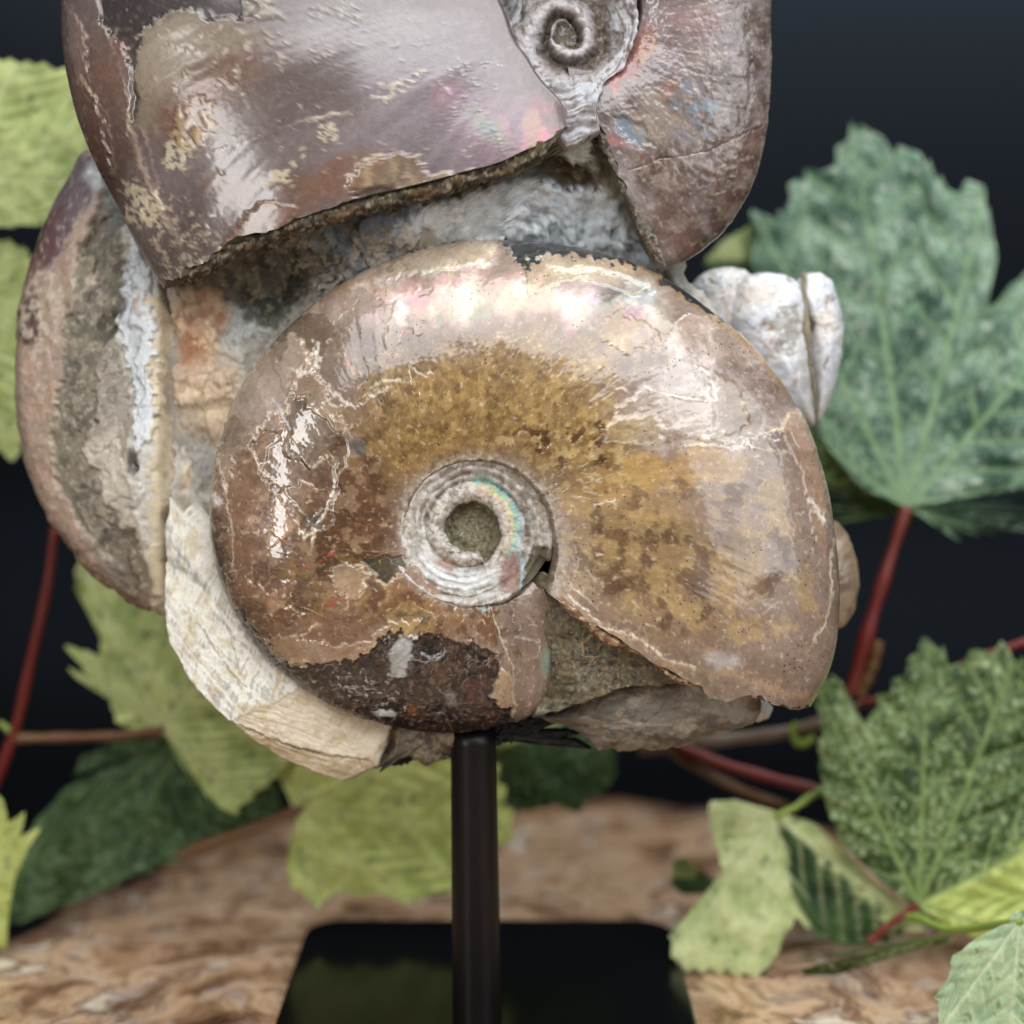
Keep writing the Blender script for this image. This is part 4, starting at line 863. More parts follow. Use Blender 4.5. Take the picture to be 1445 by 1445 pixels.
# ---- left ammonite, seen from its broken mouth
def paint_left(X, Y, A, T):
    p = Paint(X, Y, (150, 140, 126), 800); p.r[:] = 0.5; p.coat[:] = 0.35; al = np.arange(p.X.size)
    p.poly([(120, 200), (170, 250), (160, 300), (130, 360), (110, 440), (100, 520), (88, 620), (92, 680), (130, 760), (180, 830), (235, 880), (100, 860), (0, 700), (0, 300)], (170, 146, 128), 0.95, 6, 10, 10)
    p.poly([(118, 205), (160, 260), (140, 300), (110, 340), (90, 390), (60, 380), (40, 360), (70, 280)], (104, 92, 100), 0.9, 8, 12, 12, coat=0.9, rough=0.3)
    p.poly([(70, 300), (100, 300), (100, 350), (60, 420), (40, 420), (45, 360)], (98, 62, 58), 0.7, 10, 10, 12)
    p.poly([(34, 430), (66, 420), (70, 480), (52, 496), (34, 480)], (88, 66, 64), 0.9, 4, 6, 8, 1.0, (196, 176, 156), 2.0, coat=0.9, rough=0.3)
    p.mottle([(20, 380), (110, 380), (100, 520), (30, 520)], (206, 192, 170), 0.7, 18, 0.06, 0.08, 83)
    p.mottle([(20, 500), (100, 500), (150, 780), (60, 740)], (192, 160, 138), 0.6, 30, 0.0, 0.12, 84)
    G = [(160, 262), (215, 280), (232, 380), (190, 420), (180, 470), (160, 520), (150, 600), (130, 640), (180, 720), (170, 800), (120, 740), (88, 670), (92, 600), (106, 500), (116, 420), (140, 330)]
    p.poly(G, (122, 114, 98), 0.92, 4, 18, 6, -4.0, (176, 156, 132), 2.0, rough=0.8, coat=0.0)
    p.mottle(G, (88, 84, 74), 0.7, 34, 0.02, 0.15, 85, 6, 12); p.mottle(G, (158, 146, 124), 0.6, 14, 0.12, 0.08, 86, 6, 12)
    p.blob(190, 300, 50, 50, (140, 146, 148), 0.7, 0, 0.8)
    p.poly([(150, 210), (176, 230), (190, 300), (160, 290), (130, 260)], (178, 184, 188), 0.7, 8, 10, 10)
    p.poly([(188, 330), (200, 330), (246, 410), (246, 880), (236, 880), (205, 720), (196, 660), (205, 600), (180, 470), (186, 420)], (204, 200, 190), 0.95, 4, 16, 10, 0.8)
    p.poly([(205, 340), (232, 400), (238, 620), (214, 640), (206, 560), (182, 450)], (222, 228, 232), 0.85, 4, 10, 12, 4.0)
    p.poly([(236, 430), (252, 430), (252, 900), (230, 900), (222, 760), (236, 640)], (212, 196, 164), 0.85, 5, 22, 8, 0.8)
    p.poly([(130, 640), (180, 600), (205, 660), (216, 760), (200, 800), (176, 730)], (192, 182, 166), 0.8, 10, 10, 12)
    p.blob(205, 655, 12, 20, (64, 54, 42), 0.9, 0, 0.5, 6, 6, -5); p.blob(212, 662, 6, 8, (34, 28, 24), 0.9, 0, 0.5, 3, 4, -4)
    p.blob(148, 405, 13, 11, (206, 188, 172), 0.9, 0, 0.4, 4, 5, 4); p.blob(153, 403, 6, 5, (124, 98, 84), 0.9, 0, 0.4, 2, 3, -3)
    p.blob(176, 460, 14, 26, (70, 64, 54), 0.8, 20, 0.6); p.blob(222, 440, 10, 20, (168, 120, 76), 0.8, 0, 0.7)
    p.poly([(168, 760), (200, 740), (228, 790), (228, 850), (190, 840)], (132, 116, 98), 0.85, 6, 8, 8)
    p.line([(70, 735), (110, 780), (150, 820), (200, 856)], 12, (96, 74, 56), 0.75, 8, 14, -1)
    p.flecks(120, 790, 50, 40, 26, 12, (206, 176, 136), 31, 1.8); p.flecks(90, 350, 40, 90, 30, 10, (206, 194, 176), 32, 1.6)
    p.mottle([(20, 200), (240, 200), (240, 880), (20, 880)], (212, 204, 188), 0.35, 9, 0.26, 0.06, 87)
    p.mottle([(20, 200), (240, 200), (240, 880), (20, 880)], (84, 74, 62), 0.4, 11, 0.3, 0.05, 88)
    q1_, q2_, qv = worley(p.X + p.na * 50 + p.nc * 6, (p.Y + p.nb * 50) * 0.6 + p.nd * 6, 52, 31); ins = sstep(95, 125, p.X) * sstep(250, 236, p.X)
    p.h += ins * ((qv - 0.5) * 9 * sstep(0, 0.12, q2_ - q1_)); p.c *= (1 + ins * ((qv - 0.5) * 0.35 - 0.35 * np.exp(-((q2_ - q1_) / 0.04) ** 2)))[:, None]
    p.h += fbm(p.X, p.Y, 34, 3, 65) * 4.0
    return p
def left_w(px, py, f):
    return -62 - 42 * f ** 3 - 0.06 * (np.maximum(140 - px, 0)) + 16 * sstep(180, 236, px + 14 * np.sin(py * 0.021)) - 22 * sstep(238, 256, px)
lft = dome('ammonite', CL, M_PALE, 215, 545, [(120, 213), (75, 290), (42, 370), (24, 450), (21, 560), (34, 650), (70, 740), (130, 812), (190, 856), (236, 872), (290, 870), (330, 780), (350, 600), (340, 400), (300, 270), (220, 215), (165, 198)], left_w, -260, paint_left, 420, 130, seed=17, bevel=0.12, side=2.2)
lft['label'] = 'half hidden ammonite cut open with a grey rock core and brown rim'

# ---- small pale ribbed shell on the right
def paint_pale(sd):
    def fn(X, Y, A, T):
        p = Paint(X, Y, (220, 220, 222), 900 + sd); p.r[:] = 0.4; p.coat[:] = 0.4
        fl = [(940, 340), (1230, 340), (1230, 640), (940, 640)]
        p.mottle(fl, (186, 194, 206), 0.6, 50, 0.0, 0.2, 89 + sd); p.mottle(fl, (214, 196, 176), 0.6, 40, 0.1, 0.12, 92 + sd)
        p.poly([(1088, 440), (1118, 436), (1130, 470), (1118, 500), (1086, 504), (1082, 470)], (158, 154, 148), 0.85, 4, 6, 5, -1)
        for (x, y, rx, ry) in ((1075, 466, 11, 10), (1116, 538, 6, 14), (1136, 462, 8, 16), (1164, 430, 6, 16), (1040, 410, 8, 5), (1112, 400, 7, 5), (1160, 520, 6, 9), (1000, 402, 5, 6)):
            p.blob(x, y, rx, ry, (122, 88, 60), 0.85, 15, 0.6, 5, 7, -2)
        p.line([(1078, 470), (1083, 500), (1072, 510)], 3, (176, 130, 84), 0.7, 3, 4)
        p.line([(1085, 504), (1110, 506), (1130, 496)], 2, (110, 104, 98), 0.6, 2, 3, -1)
        p.poly([(1120, 500), (1148, 520), (1150, 600), (1120, 560)], (168, 164, 160), 0.7, 12, 8, 8)
        p.mottle(fl, (236, 234, 232), 0.6, 18, 0.1, 0.1, 95 + sd); p.mottle(fl, (160, 144, 124), 0.6, 9, 0.28, 0.05, 96 + sd)
        p.h += fbm(p.X, p.Y, 16, 3, 66 + sd) * 2
        return p
    return fn
small = dome('ribbed_shell', CL, M_PALE, 1080, 480, [(1032, 398), (1050, 388), (1080, 384), (1108, 388), (1126, 400), (1137, 430), (1140, 470), (1143, 520), (1147, 570), (1150, 606), (1120, 590), (1080, 560), (1040, 500), (1022, 440)], lambda x, y, f: -150 + 48 * np.sqrt(np.clip(1 - f * f, 0, 1)), -260, paint_pale(0), 200, 60, seed=21, side=0.5)
small['label'] = 'pale bluish white ribbed shell with a dark seam'
dome('rib', small, M_PALE, 1015, 430, [(974, 405), (985, 390), (1005, 380), (1030, 377), (1050, 381), (1062, 392), (1066, 430), (1050, 480), (1010, 490), (980, 450)], lambda x, y, f: -172 + 46 * np.sqrt(np.clip(1 - f * f, 0, 1)), -270, paint_pale(20), 160, 46, seed=22, side=0.5)
dome('rib', small, M_PALE, 1155, 470, [(1124, 396), (1138, 386), (1156, 385), (1172, 396), (1182, 425), (1189, 460), (1186, 505), (1176, 548), (1164, 580), (1152, 606), (1147, 580), (1141, 520), (1134, 460), (1126, 425)], lambda x, y, f: -160 + 40 * np.sqrt(np.clip(1 - f * f, 0, 1)), -270, paint_pale(40), 180, 50, seed=23, side=0.5)
def paint_seam(X, Y, A, T):
    p = Paint(X, Y, (150, 140, 122), 960); p.r[:] = 0.8; p.coat[:] = 0
    p.mottle([(1100, 380), (1200, 380), (1200, 620), (1100, 620)], (92, 82, 66), 0.8, 14, 0.0, 0.1, 97); p.h += fbm(p.X, p.Y, 8, 3, 67) * 3; return p
sm = spline([at(1134, 386, -142), at(1137, 430, -129), at(1139, 470, -124), at(1145, 520, -127), at(1150, 560, -134), at(1150, 606, -150)], 40)
V, F = tube_mesh(sm, np.interp(np.linspace(0, 1, 40), [0, .1, .3, .4, .5, .7, .75, 1], [4, 2.5, 4, 6.5, 2.5, 2, 3.2, 1.0]) * S, 10); V = V + np.random.RandomState(3).randn(*V.shape) * 0.7 * S
m_seam = simple('seam_rock', tuple(lin((146, 134, 112))), 0.9, 0.2, noise=900)
mesh_obj('seam', V, F, m_seam, small, origin=at(1140, 480, -125))
def paint_lobe(X, Y, A, T):
    p = Paint(X, Y, (156, 136, 112), 970); p.mottle([(1100, 700), (1230, 700), (1230, 920), (1100, 920)], (112, 92, 74), 0.7, 40, 0, 0.2, 98)
    p.line([(1190, 740), (1206, 790), (1210, 840), (1196, 880)], 4, (206, 188, 160), 0.7); p.h += fbm(p.X, p.Y, 20, 3, 68) * 2; return p
lob = dome('shell_fragment', CL, M_PALE, 1150, 810, [(1180, 735), (1196, 755), (1208, 790), (1212, 825), (1206, 860), (1190, 885), (1140, 900), (1090, 860), (1090, 760), (1140, 720)], lambda x, y, f: -150 + 40 * np.sqrt(np.clip(1 - f * f, 0, 1)), -240, paint_lobe, 140, 40, seed=25, side=0.5)

# ---- matrix rock between the shells
def paint_core(X, Y, A, T):
    p = Paint(X, Y, (168, 162, 150), 1000); p.r[:] = 0.85; p.coat[:] = 0
    fl = [(200, 150), (1000, 150), (1000, 1000), (200, 1000)]
    p.mottle(fl, (186, 184, 178), 0.7, 50, 0.02, 0.15, 100); p.mottle(fl, (140, 132, 118), 0.6, 30, 0.1, 0.12, 101)
    p.blob(290, 560, 70, 90, (186, 158, 126), 0.7, 0, 0.8); p.blob(270, 470, 50, 70, (176, 130, 94), 0.75, 0, 0.8); p.blob(300, 440, 26, 22, (176, 118, 80), 0.7, 0, 0.7)
    p.mottle([(240, 400), (330, 410), (330, 600), (240, 620)], (206, 186, 156), 0.7, 26, 0.06, 0.1, 102); p.blob(258, 490, 18, 22, (152, 98, 64), 0.7, 0, 0.7)
    p.blob(345, 440, 40, 50, (178, 182, 180), 0.85, 20, 0.6); p.blob(290, 650, 50, 40, (150, 148, 140), 0.8, 0, 0.7); p.blob(255, 680, 14, 20, (200, 176, 146), 0.7, 0, 0.6)
    p.poly([(240, 716), (320, 712), (320, 740), (240, 745)], (140, 136, 128), 0.8, 6, 8, 8)
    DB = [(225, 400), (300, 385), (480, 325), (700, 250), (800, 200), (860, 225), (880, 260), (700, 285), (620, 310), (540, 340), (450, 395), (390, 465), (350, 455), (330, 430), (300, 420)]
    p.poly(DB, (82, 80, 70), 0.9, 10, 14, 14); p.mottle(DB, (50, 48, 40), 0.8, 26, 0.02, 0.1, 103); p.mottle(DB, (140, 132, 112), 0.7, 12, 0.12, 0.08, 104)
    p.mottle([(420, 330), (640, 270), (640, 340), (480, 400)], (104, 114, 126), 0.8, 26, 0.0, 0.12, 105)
    p.poly([(560, 330), (640, 300), (740, 275), (830, 270), (880, 290), (930, 380), (880, 372), (760, 335), (640, 340)], (220, 228, 234), 0.92, 10, 10, 12)
    p.mottle([(560, 330), (740, 275), (880, 280), (930, 380), (760, 340)], (232, 238, 240), 0.8, 24, 0.06, 0.08, 106); p.mottle([(600, 330), (740, 275), (880, 280), (930, 380), (760, 340)], (150, 158, 166), 0.6, 18, 0.16, 0.08, 107)
    p.poly([(775, 222), (810, 212), (835, 222), (830, 240), (800, 246), (782, 240)], (202, 204, 194), 0.9, 4, 6, 10, 3)
    p.poly([(755, 250), (790, 240), (830, 255), (838, 276), (800, 280), (765, 272)], (62, 54, 34), 0.92, 5, 8, 10, -6); p.mottle([(755, 240), (840, 250), (838, 280), (765, 275)], (128, 106, 70), 0.7, 8, 0.1, 0.08, 108)
    p.line([(770, 278), (800, 290), (850, 284)], 7, (212, 218, 216), 0.85, 4, 8, 2)
    p.poly([(832, 215), (856, 222), (905, 330), (920, 372), (890, 340), (850, 270)], (92, 88, 72), 0.85, 6, 6, 8)
    p.mottle([(820, 320), (900, 330), (930, 380), (860, 360)], (76, 70, 54), 0.8, 14, 0.06, 0.08, 109)
    q1_, q2_, qv = worley(p.X + p.na * 40 + p.nc * 6, (p.Y + p.nb * 40) * 1.2 + p.nd * 6, 46, 30)
    p.h += (qv - 0.5) * 9 * sstep(0, 0.22, q2_ - q1_) - 2 * np.exp(-((q2_ - q1_) / 0.06) ** 2); p.c *= (1 + (qv - 0.5) * 0.45 - 0.2 * np.exp(-((q2_ - q1_) / 0.05) ** 2))[:, None]; p.c *= 1.12
    p.h += fbm(p.X, p.Y, 46, 4, 69, 0.6) * 12 + fbm(p.X, p.Y, 9, 2, 70) * 2.5
    return p
BRK = ([200, 240, 300, 360, 480, 560, 620, 700, 770, 800, 830, 870, 910, 960], [420, 404, 378, 349, 314, 294, 279, 257, 227, 205, 196, 205, 240, 300])
def core_w(px, py, f):
    dy = py - np.interp(px, *BRK)
    top_w = np.interp(px, [230, 300, 400, 700, 830, 870, 910, 960], [-20, 36, 70, 58, 54, 46, 30, -30])
    reach = np.interp(px, [230, 330, 450, 700, 850, 950], [30, 60, 110, 150, 170, 170])
    w = -56 + (top_w + 56) * sstep(1, 0, np.clip(dy / reach, 0, 1)) ** 0.8
    return w - 10 * f ** 6
dome('matrix_rock', CL, M_ROCK, 560, 520, [(232, 395), (300, 372), (440, 322), (560, 285), (700, 245), (780, 205), (846, 170), (894, 196), (930, 260), (955, 330), (975, 392), (1040, 470), (1080, 640), (1040, 860), (900, 960), (700, 1010), (480, 1000), (360, 900), (236, 770), (236, 640), (240, 520), (234, 420)], core_w, -300, paint_core, 600, 190, jag=5, seed=31)

def paint_back(X, Y, A, T):
    p = Paint(X, Y, (150, 142, 130), 1050); p.r[:] = 0.85; p.coat[:] = 0; fl = [(800, 350), (1250, 350), (1250, 950), (800, 950)]
    p.mottle(fl, (104, 96, 84), 0.7, 34, 0.0, 0.14, 120); p.mottle(fl, (190, 182, 168), 0.6, 18, 0.12, 0.1, 121); p.h += fbm(p.X, p.Y, 40, 4, 169, 0.6) * 14; return p
dome('matrix_rock', CL, M_ROCK, 1020, 650, [(930, 420), (985, 440), (1060, 470), (1120, 500), (1130, 560), (1136, 640), (1150, 720), (1170, 790), (1160, 850), (1080, 900), (960, 880), (880, 640), (890, 480)], lambda x, y, f: -120 - 30 * f ** 3, -290, paint_back, 200, 60, jag=5, seed=43)

def paint_facet(X, Y, A, T):
    p = Paint(X, Y, (230, 226, 214), 1100); p.r[:] = 0.8; p.coat[:] = 0; al = np.arange(p.X.size)
    x, y = p.X, p.Y
    # saw and grinding streaks, different on each facet
    sw = p.na * 10
    sa = 0.6 * fbm((x + 0.35 * y + sw) * 1.0, (y - 0.35 * x) * 0.03, 6.0, 2, 71, 0.5) + 0.5 * fbm((x - 0.9 * y + sw) * 1.0, (y + 0.9 * x) * 0.03, 9.0, 2, 171, 0.5); sb = 0.7 * fbm((y - 0.35 * x + sw), (x + 0.35 * y) * 0.03, 6.0, 2, 72, 0.5)
    isB = sstep(-6, 6, (x - 330) * 0.45 + (y - 1015) * 0.9)
    below = sstep(-5, 5, y - np.interp(x, [320, 400, 530], [1012, 1046, 1078]))
    p.mix(al, isB, (218, 202, 176), 0.85); p.mix(al, below, (220, 202, 172), 0.8)
    p.mix(al, sstep(0.05, 0.3, sa) * (1 - isB), (150, 147, 140), 0.6); p.mix(al, sstep(0.1, 0.4, -sa) * (1 - isB), (232, 226, 206), 0.8)
    p.mix(al, sstep(0.1, 0.4, sb) * isB, (164, 146, 120), 0.6)
    p.mottle([(220, 700), (560, 700), (560, 1110), (220, 1110)], (198, 176, 132), 0.5, 26, 0.14, 0.1, 110)
    p.line([(234, 790), (252, 800), (275, 815), (288, 828)], 8, (112, 106, 96), 0.75, 5, 10, -2); p.line([(238, 765), (256, 782), (270, 800)], 4, (120, 112, 98), 0.7, 5, 6, -1)
    p.line([(283, 880), (310, 920), (330, 950), (352, 968)], 2.6, (130, 124, 114), 0.7, 4, 5, -1.5); p.line([(312, 860), (330, 900), (340, 950)], 2, (120, 116, 108), 0.6, 4, 4, -1)
    p.line([(330, 1016), (372, 1034), (400, 1046), (440, 1062), (500, 1072), (526, 1076)], 3.2, (84, 70, 54), 0.85, 4, 6, -2)
    p.line([(335, 1012), (365, 1000), (400, 985), (430, 966)], 2.2, (150, 136, 112), 0.6, 4, 4, 0)
    p.line([(548, 1040), (536, 1058), (528, 1076)], 6, (104, 88, 70), 0.7, 4, 6, 0)
    p.h += sa * 2.0 * (1 - isB) + sb * 1.6 * isB + fbm(x, y, 12, 3, 73) * 1.6 + fbm(x, y, 60, 2, 74) * 5
    return p
def facet_w(px, py, f):
    dA = -((px - 330) * 0.45 + (py - 1015) * 0.9); dB = py - np.interp(px, [320, 400, 530], [1012, 1046, 1078])
    cr = (px - np.interp(py, [720, 800, 880, 960, 1010], [262, 272, 290, 318, 334]))
    return 2 - 0.085 * np.maximum(dA, 0) - 0.10 * np.maximum(-cr, 0) - 0.05 * np.maximum(cr, 0) - 0.16 * np.maximum(-dA, 0) - 0.55 * np.maximum(dB, 0)
dome('matrix_rock', CL, M_ROCK, 400, 930, [(238, 700), (256, 724), (276, 706), (300, 730), (420, 760), (560, 860), (580, 980), (550, 1030), (548, 1042), (532, 1084), (514, 1092), (482, 1107), (440, 1090), (394, 1070), (352, 1036), (328, 1016), (292, 985), (264, 948), (240, 905), (232, 868), (232, 800)], facet_w, -200, paint_facet, 480, 150, jag=2, seed=33, bevel=0.02, side=0.5)

def paint_under(X, Y, A, T):
    p = Paint(X, Y, (150, 138, 120), 1200); p.r[:] = 0.9; p.coat[:] = 0
    fl = [(400, 980), (760, 980), (760, 1120), (400, 1120)]
    p.mottle(fl, (98, 88, 76), 0.8, 26, 0.0, 0.12, 111); p.mottle(fl, (190, 176, 152), 0.6, 12, 0.14, 0.08, 112); p.blob(650, 1050, 16, 12, (190, 150, 108), 0.8, 0, 0.6)
    p.blob(548, 1060, 16, 26, (64, 56, 46), 0.7, 25, 0.6)
    p.h += fbm(p.X, p.Y, 26, 4, 75) * 9; return p
dome('matrix_rock', CL, M_ROCK, 620, 1030, [(535, 1030), (560, 1000), (640, 1000), (724, 1010), (716, 1036), (690, 1056), (660, 1066), (632, 1068), (606, 1077), (590, 1072), (575, 1066), (548, 1076), (530, 1088), (520, 1084), (534, 1060)], lambda x, y, f: -30 - 30 * f ** 2, -160, paint_under, 260, 60, jag=6, seed=35)

def paint_slab2(X, Y, A, T):
    p = Paint(X, Y, (136, 130, 120), 1300); p.r[:] = 0.8; p.coat[:] = 0
    fl = [(740, 930), (1110, 930), (1110, 1080), (740, 1080)]
    p.mottle(fl, (104, 98, 88), 0.75, 44, 0.0, 0.15, 113, stretch=(1.6, 1)); p.mottle(fl, (176, 168, 154), 0.65, 24, 0.1, 0.1, 114, stretch=(2, 1)); p.mottle(fl, (176, 152, 122), 0.35, 16, 0.2, 0.08, 115)
    p.line([(860, 1060), (960, 1052), (1030, 1030), (1080, 1010)], 4, (188, 178, 162), 0.7); p.line([(775, 1018), (820, 1046), (860, 1062)], 4, (196, 178, 150), 0.7)
    p.blob(1010, 975, 60, 30, (166, 162, 156), 0.7, 10, 0.7)
    p.h += fbm(p.X, p.Y + p.X * 0.3, 60, 4, 76, 0.6) * 10 + fbm(p.X, p.Y, 10, 2, 77) * 1.5; return p
dome('matrix_rock', CL, M_ROCK, 920, 1000, [(762, 1012), (800, 984), (860, 952), (920, 935), (1000, 930), (1075, 965), (1072, 992), (1068, 1018), (1020, 1038), (962, 1054), (905, 1060), (872, 1064), (846, 1060), (820, 1044), (798, 1026), (776, 1018)], lambda x, y, f: 26 - 50 * f ** 4 + 0.42 * (1000 - y), -150, paint_slab2, 320, 80, jag=4, seed=37)
def paint_chip(X, Y, A, T):
    p = Paint(X, Y, (196, 196, 194), 1350); p.r[:] = 0.5; p.h += fbm(p.X, p.Y, 14, 3, 78) * 3; return p
dome('shell_fragment', CL, M_PALE, 1068, 998, [(1048, 985), (1064, 976), (1080, 982), (1088, 998), (1084, 1012), (1068, 1018), (1050, 1012)], lambda x, y, f: -70 - 20 * f ** 2, -120, paint_chip, 80, 30, seed=39)

# ================================================================== the stand
plate_z = Z_SLAB + PLATE_T
rod_top = at(664, 1052, -50); rod_xy = (float(rod_top[0]) + 0.0008, float(rod_top[1]))
ST = empty('display_stand', (rod_xy[0], rod_xy[1], Z_SLAB), 'black display stand with a slim upright rod on a glossy rectangular base', 'stand')
def plate():
    yb = ray_plane(700, 1298, plate_z)[1]
    xl = ray_plane(436, 1298, plate_z)[0]; xr = ray_plane(946, 1298, plate_z)[0]
    yf = rod_xy[1] - 0.075; rad = 0.010; V = []; ring = []
    for (cx, cy, a0) in ((xr - rad, yb - rad, 0), (xl + rad, yb - rad, 90), (xl + rad, yf + rad, 180), (xr - rad, yf + rad, 270)):
        for k in range(9):
            a = math.radians(a0 + 90 * k / 8); ring.append((cx, cy, math.cos(a), math.sin(a)))
    prof = [(rad - 0.0010, 0.0), (rad, 0.0006), (rad, PLATE_T - 0.0006), (rad - 0.0002, PLATE_T - 0.0002), (rad - 0.0007, PLATE_T)]
    n = len(ring)
    for (r, z) in prof:
        for (cx, cy, c, s) in ring: V.append((cx + r * c, cy + r * s, Z_SLAB + 0.0002 + z))
    F = []
    for j in range(len(prof) - 1):
        for k in range(n): F.append((j * n + k, j * n + (k + 1) % n, (j + 1) * n + (k + 1) % n, (j + 1) * n + k))
    F.append(tuple(range(n))[::-1]); F.append(tuple((len(prof) - 1) * n + k for k in range(n)))
    m, nt, b = new_mat('black_gloss'); b.inputs['Base Color'].default_value = (0.004, 0.004, 0.004, 1)
    tc = nd(nt, 'ShaderNodeTexCoord').outputs['Object']; nn = noise_n(nt, tc, 60, 4)
    rr = nd(nt, 'ShaderNodeMapRange'); rr.inputs['To Min'].default_value = 0.10; rr.inputs['To Max'].default_value = 0.22; nt.links.new(nn.outputs[0], rr.inputs[0]); nt.links.new(rr.outputs[0], b.inputs['Roughness'])
    b.inputs['Specular IOR Level'].default_value = 0.2
    o = mesh_obj('base', V, F, m, ST, smooth=False, origin=(rod_xy[0], rod_xy[1], Z_SLAB))
plate()
m_rod = simple('black_metal', (0.008, 0.006, 0.006), 0.38, 0.3, noise=200)
nz = 24; zs = np.linspace(plate_z - 0.0005, float(rod_top[2]) + 0.004, nz)
P = np.stack([np.full(nz, rod_xy[0]) + np.linspace(0.0006, -0.0002, nz), np.full(nz, rod_xy[1]), zs], -1)
V, F = tube_mesh(P, np.linspace(36.5, 32.5, nz) * S, 40)
mesh_obj('rod', V, F, m_rod, ST, origin=(rod_xy[0], rod_xy[1], plate_z))
def paint_glue(X, Y, A, T):
    p = Paint(X, Y, (14, 13, 12), 1400); p.r[:] = 0.5; p.coat[:] = 0; p.h += fbm(p.X, p.Y, 14, 4, 79, 0.65) * 9; return p
dome('adhesive', ST, M_ROCK, 700, 1036, [(620, 1062), (640, 1068), (696, 1056), (704, 1052), (735, 1042), (762, 1030), (790, 1040), (812, 1044), (830, 1050), (848, 1060), (830, 1030), (800, 1012), (760, 1005), (690, 1010), (625, 1040)], lambda x, y, f: -42 - 10 * f, -110, paint_glue, 200, 40, jag=8, seed=41)
dome('adhesive', ST, M_ROCK, 566, 1066, [(540, 1078), (552, 1080), (566, 1078), (584, 1072), (600, 1060), (570, 1050), (545, 1060)], lambda x, y, f: -66 - 10 * f, -110, paint_glue, 100, 24, jag=5, seed=42)

# ================================================================== maple leaves
def leaf_material():
    m, nt, b = new_mat('maple_leaf'); L = nt.links.new
    col = attr_n(nt, 'Col').outputs['Color']; tc = nd(nt, 'ShaderNodeTexCoord').outputs['Object']
    n = noise_n(nt, tc, 900, 4, 0.65); g = nd(nt, 'ShaderNodeMapRange'); g.inputs['To Min'].default_value = 0.72; g.inputs['To Max'].default_value = 1.28; L(n.outputs[0], g.inputs[0])
    cc = nd(nt, 'ShaderNodeCombineColor')
    for k in range(3): L(g.outputs[0], cc.inputs[k])
    c = mixc(nt, 1.0, col, cc.outputs[0], 'MULTIPLY'); L(c, b.inputs['Base Color'])
    b.inputs['Roughness'].default_value = 0.55; b.inputs['Specular IOR Level'].default_value = 0.35
    bp = nd(nt, 'ShaderNodeBump'); bp.inputs['Strength'].default_value = 0.35; bp.inputs['Distance'].default_value = 0.0004
    L(n.outputs[0], bp.inputs['Height']); L(bp.outputs[0], b.inputs['Normal'])
    tr = nd(nt, 'ShaderNodeBsdfTranslucent'); L(c, tr.inputs['Color']); ms = nd(nt, 'ShaderNodeMixShader'); ms.inputs[0].default_value = 0.22
    L(b.outputs[0], ms.inputs[1]); L(tr.outputs[0], ms.inputs[2]); L(ms.outputs[0], nt.nodes['Material Output'].inputs['Surface'])
    return m
M_LEAF = leaf_material()
def stalk(name, c1, c2):
    m, nt, b = new_mat(name); tc = nd(nt, 'ShaderNodeTexCoord').outputs['Object']; n = noise_n(nt, tc, 34, 3, 0.6); n2 = noise_n(nt, tc, 700, 3, 0.6)
    r = nd(nt, 'ShaderNodeValToRGB'); r.color_ramp.elements[0].position = 0.42; r.color_ramp.elements[1].position = 0.68; r.color_ramp.elements[0].color = (*c1, 1); r.color_ramp.elements[1].color = (*c2, 1)
    nt.links.new(n.outputs[0], r.inputs[0]); c = mixc(nt, 0.18, r.outputs[0], n2.outputs['Color'], 'OVERLAY'); nt.links.new(c, b.inputs['Base Color']); b.inputs['Roughness'].default_value = 0.45; return m
M_RED = stalk('red_petiole', (0.15, 0.006, 0.009), (0.15, 0.026, 0.012))
M_TWIG = stalk('brown_twig', (0.09, 0.055, 0.035), (0.20, 0.15, 0.11))
M_BROWN = stalk('russet_petiole', (0.15, 0.05, 0.022), (0.17, 0.10, 0.035))
M_BUD = simple('green_bud', (0.24, 0.34, 0.06), 0.5, 0.4, noise=200)

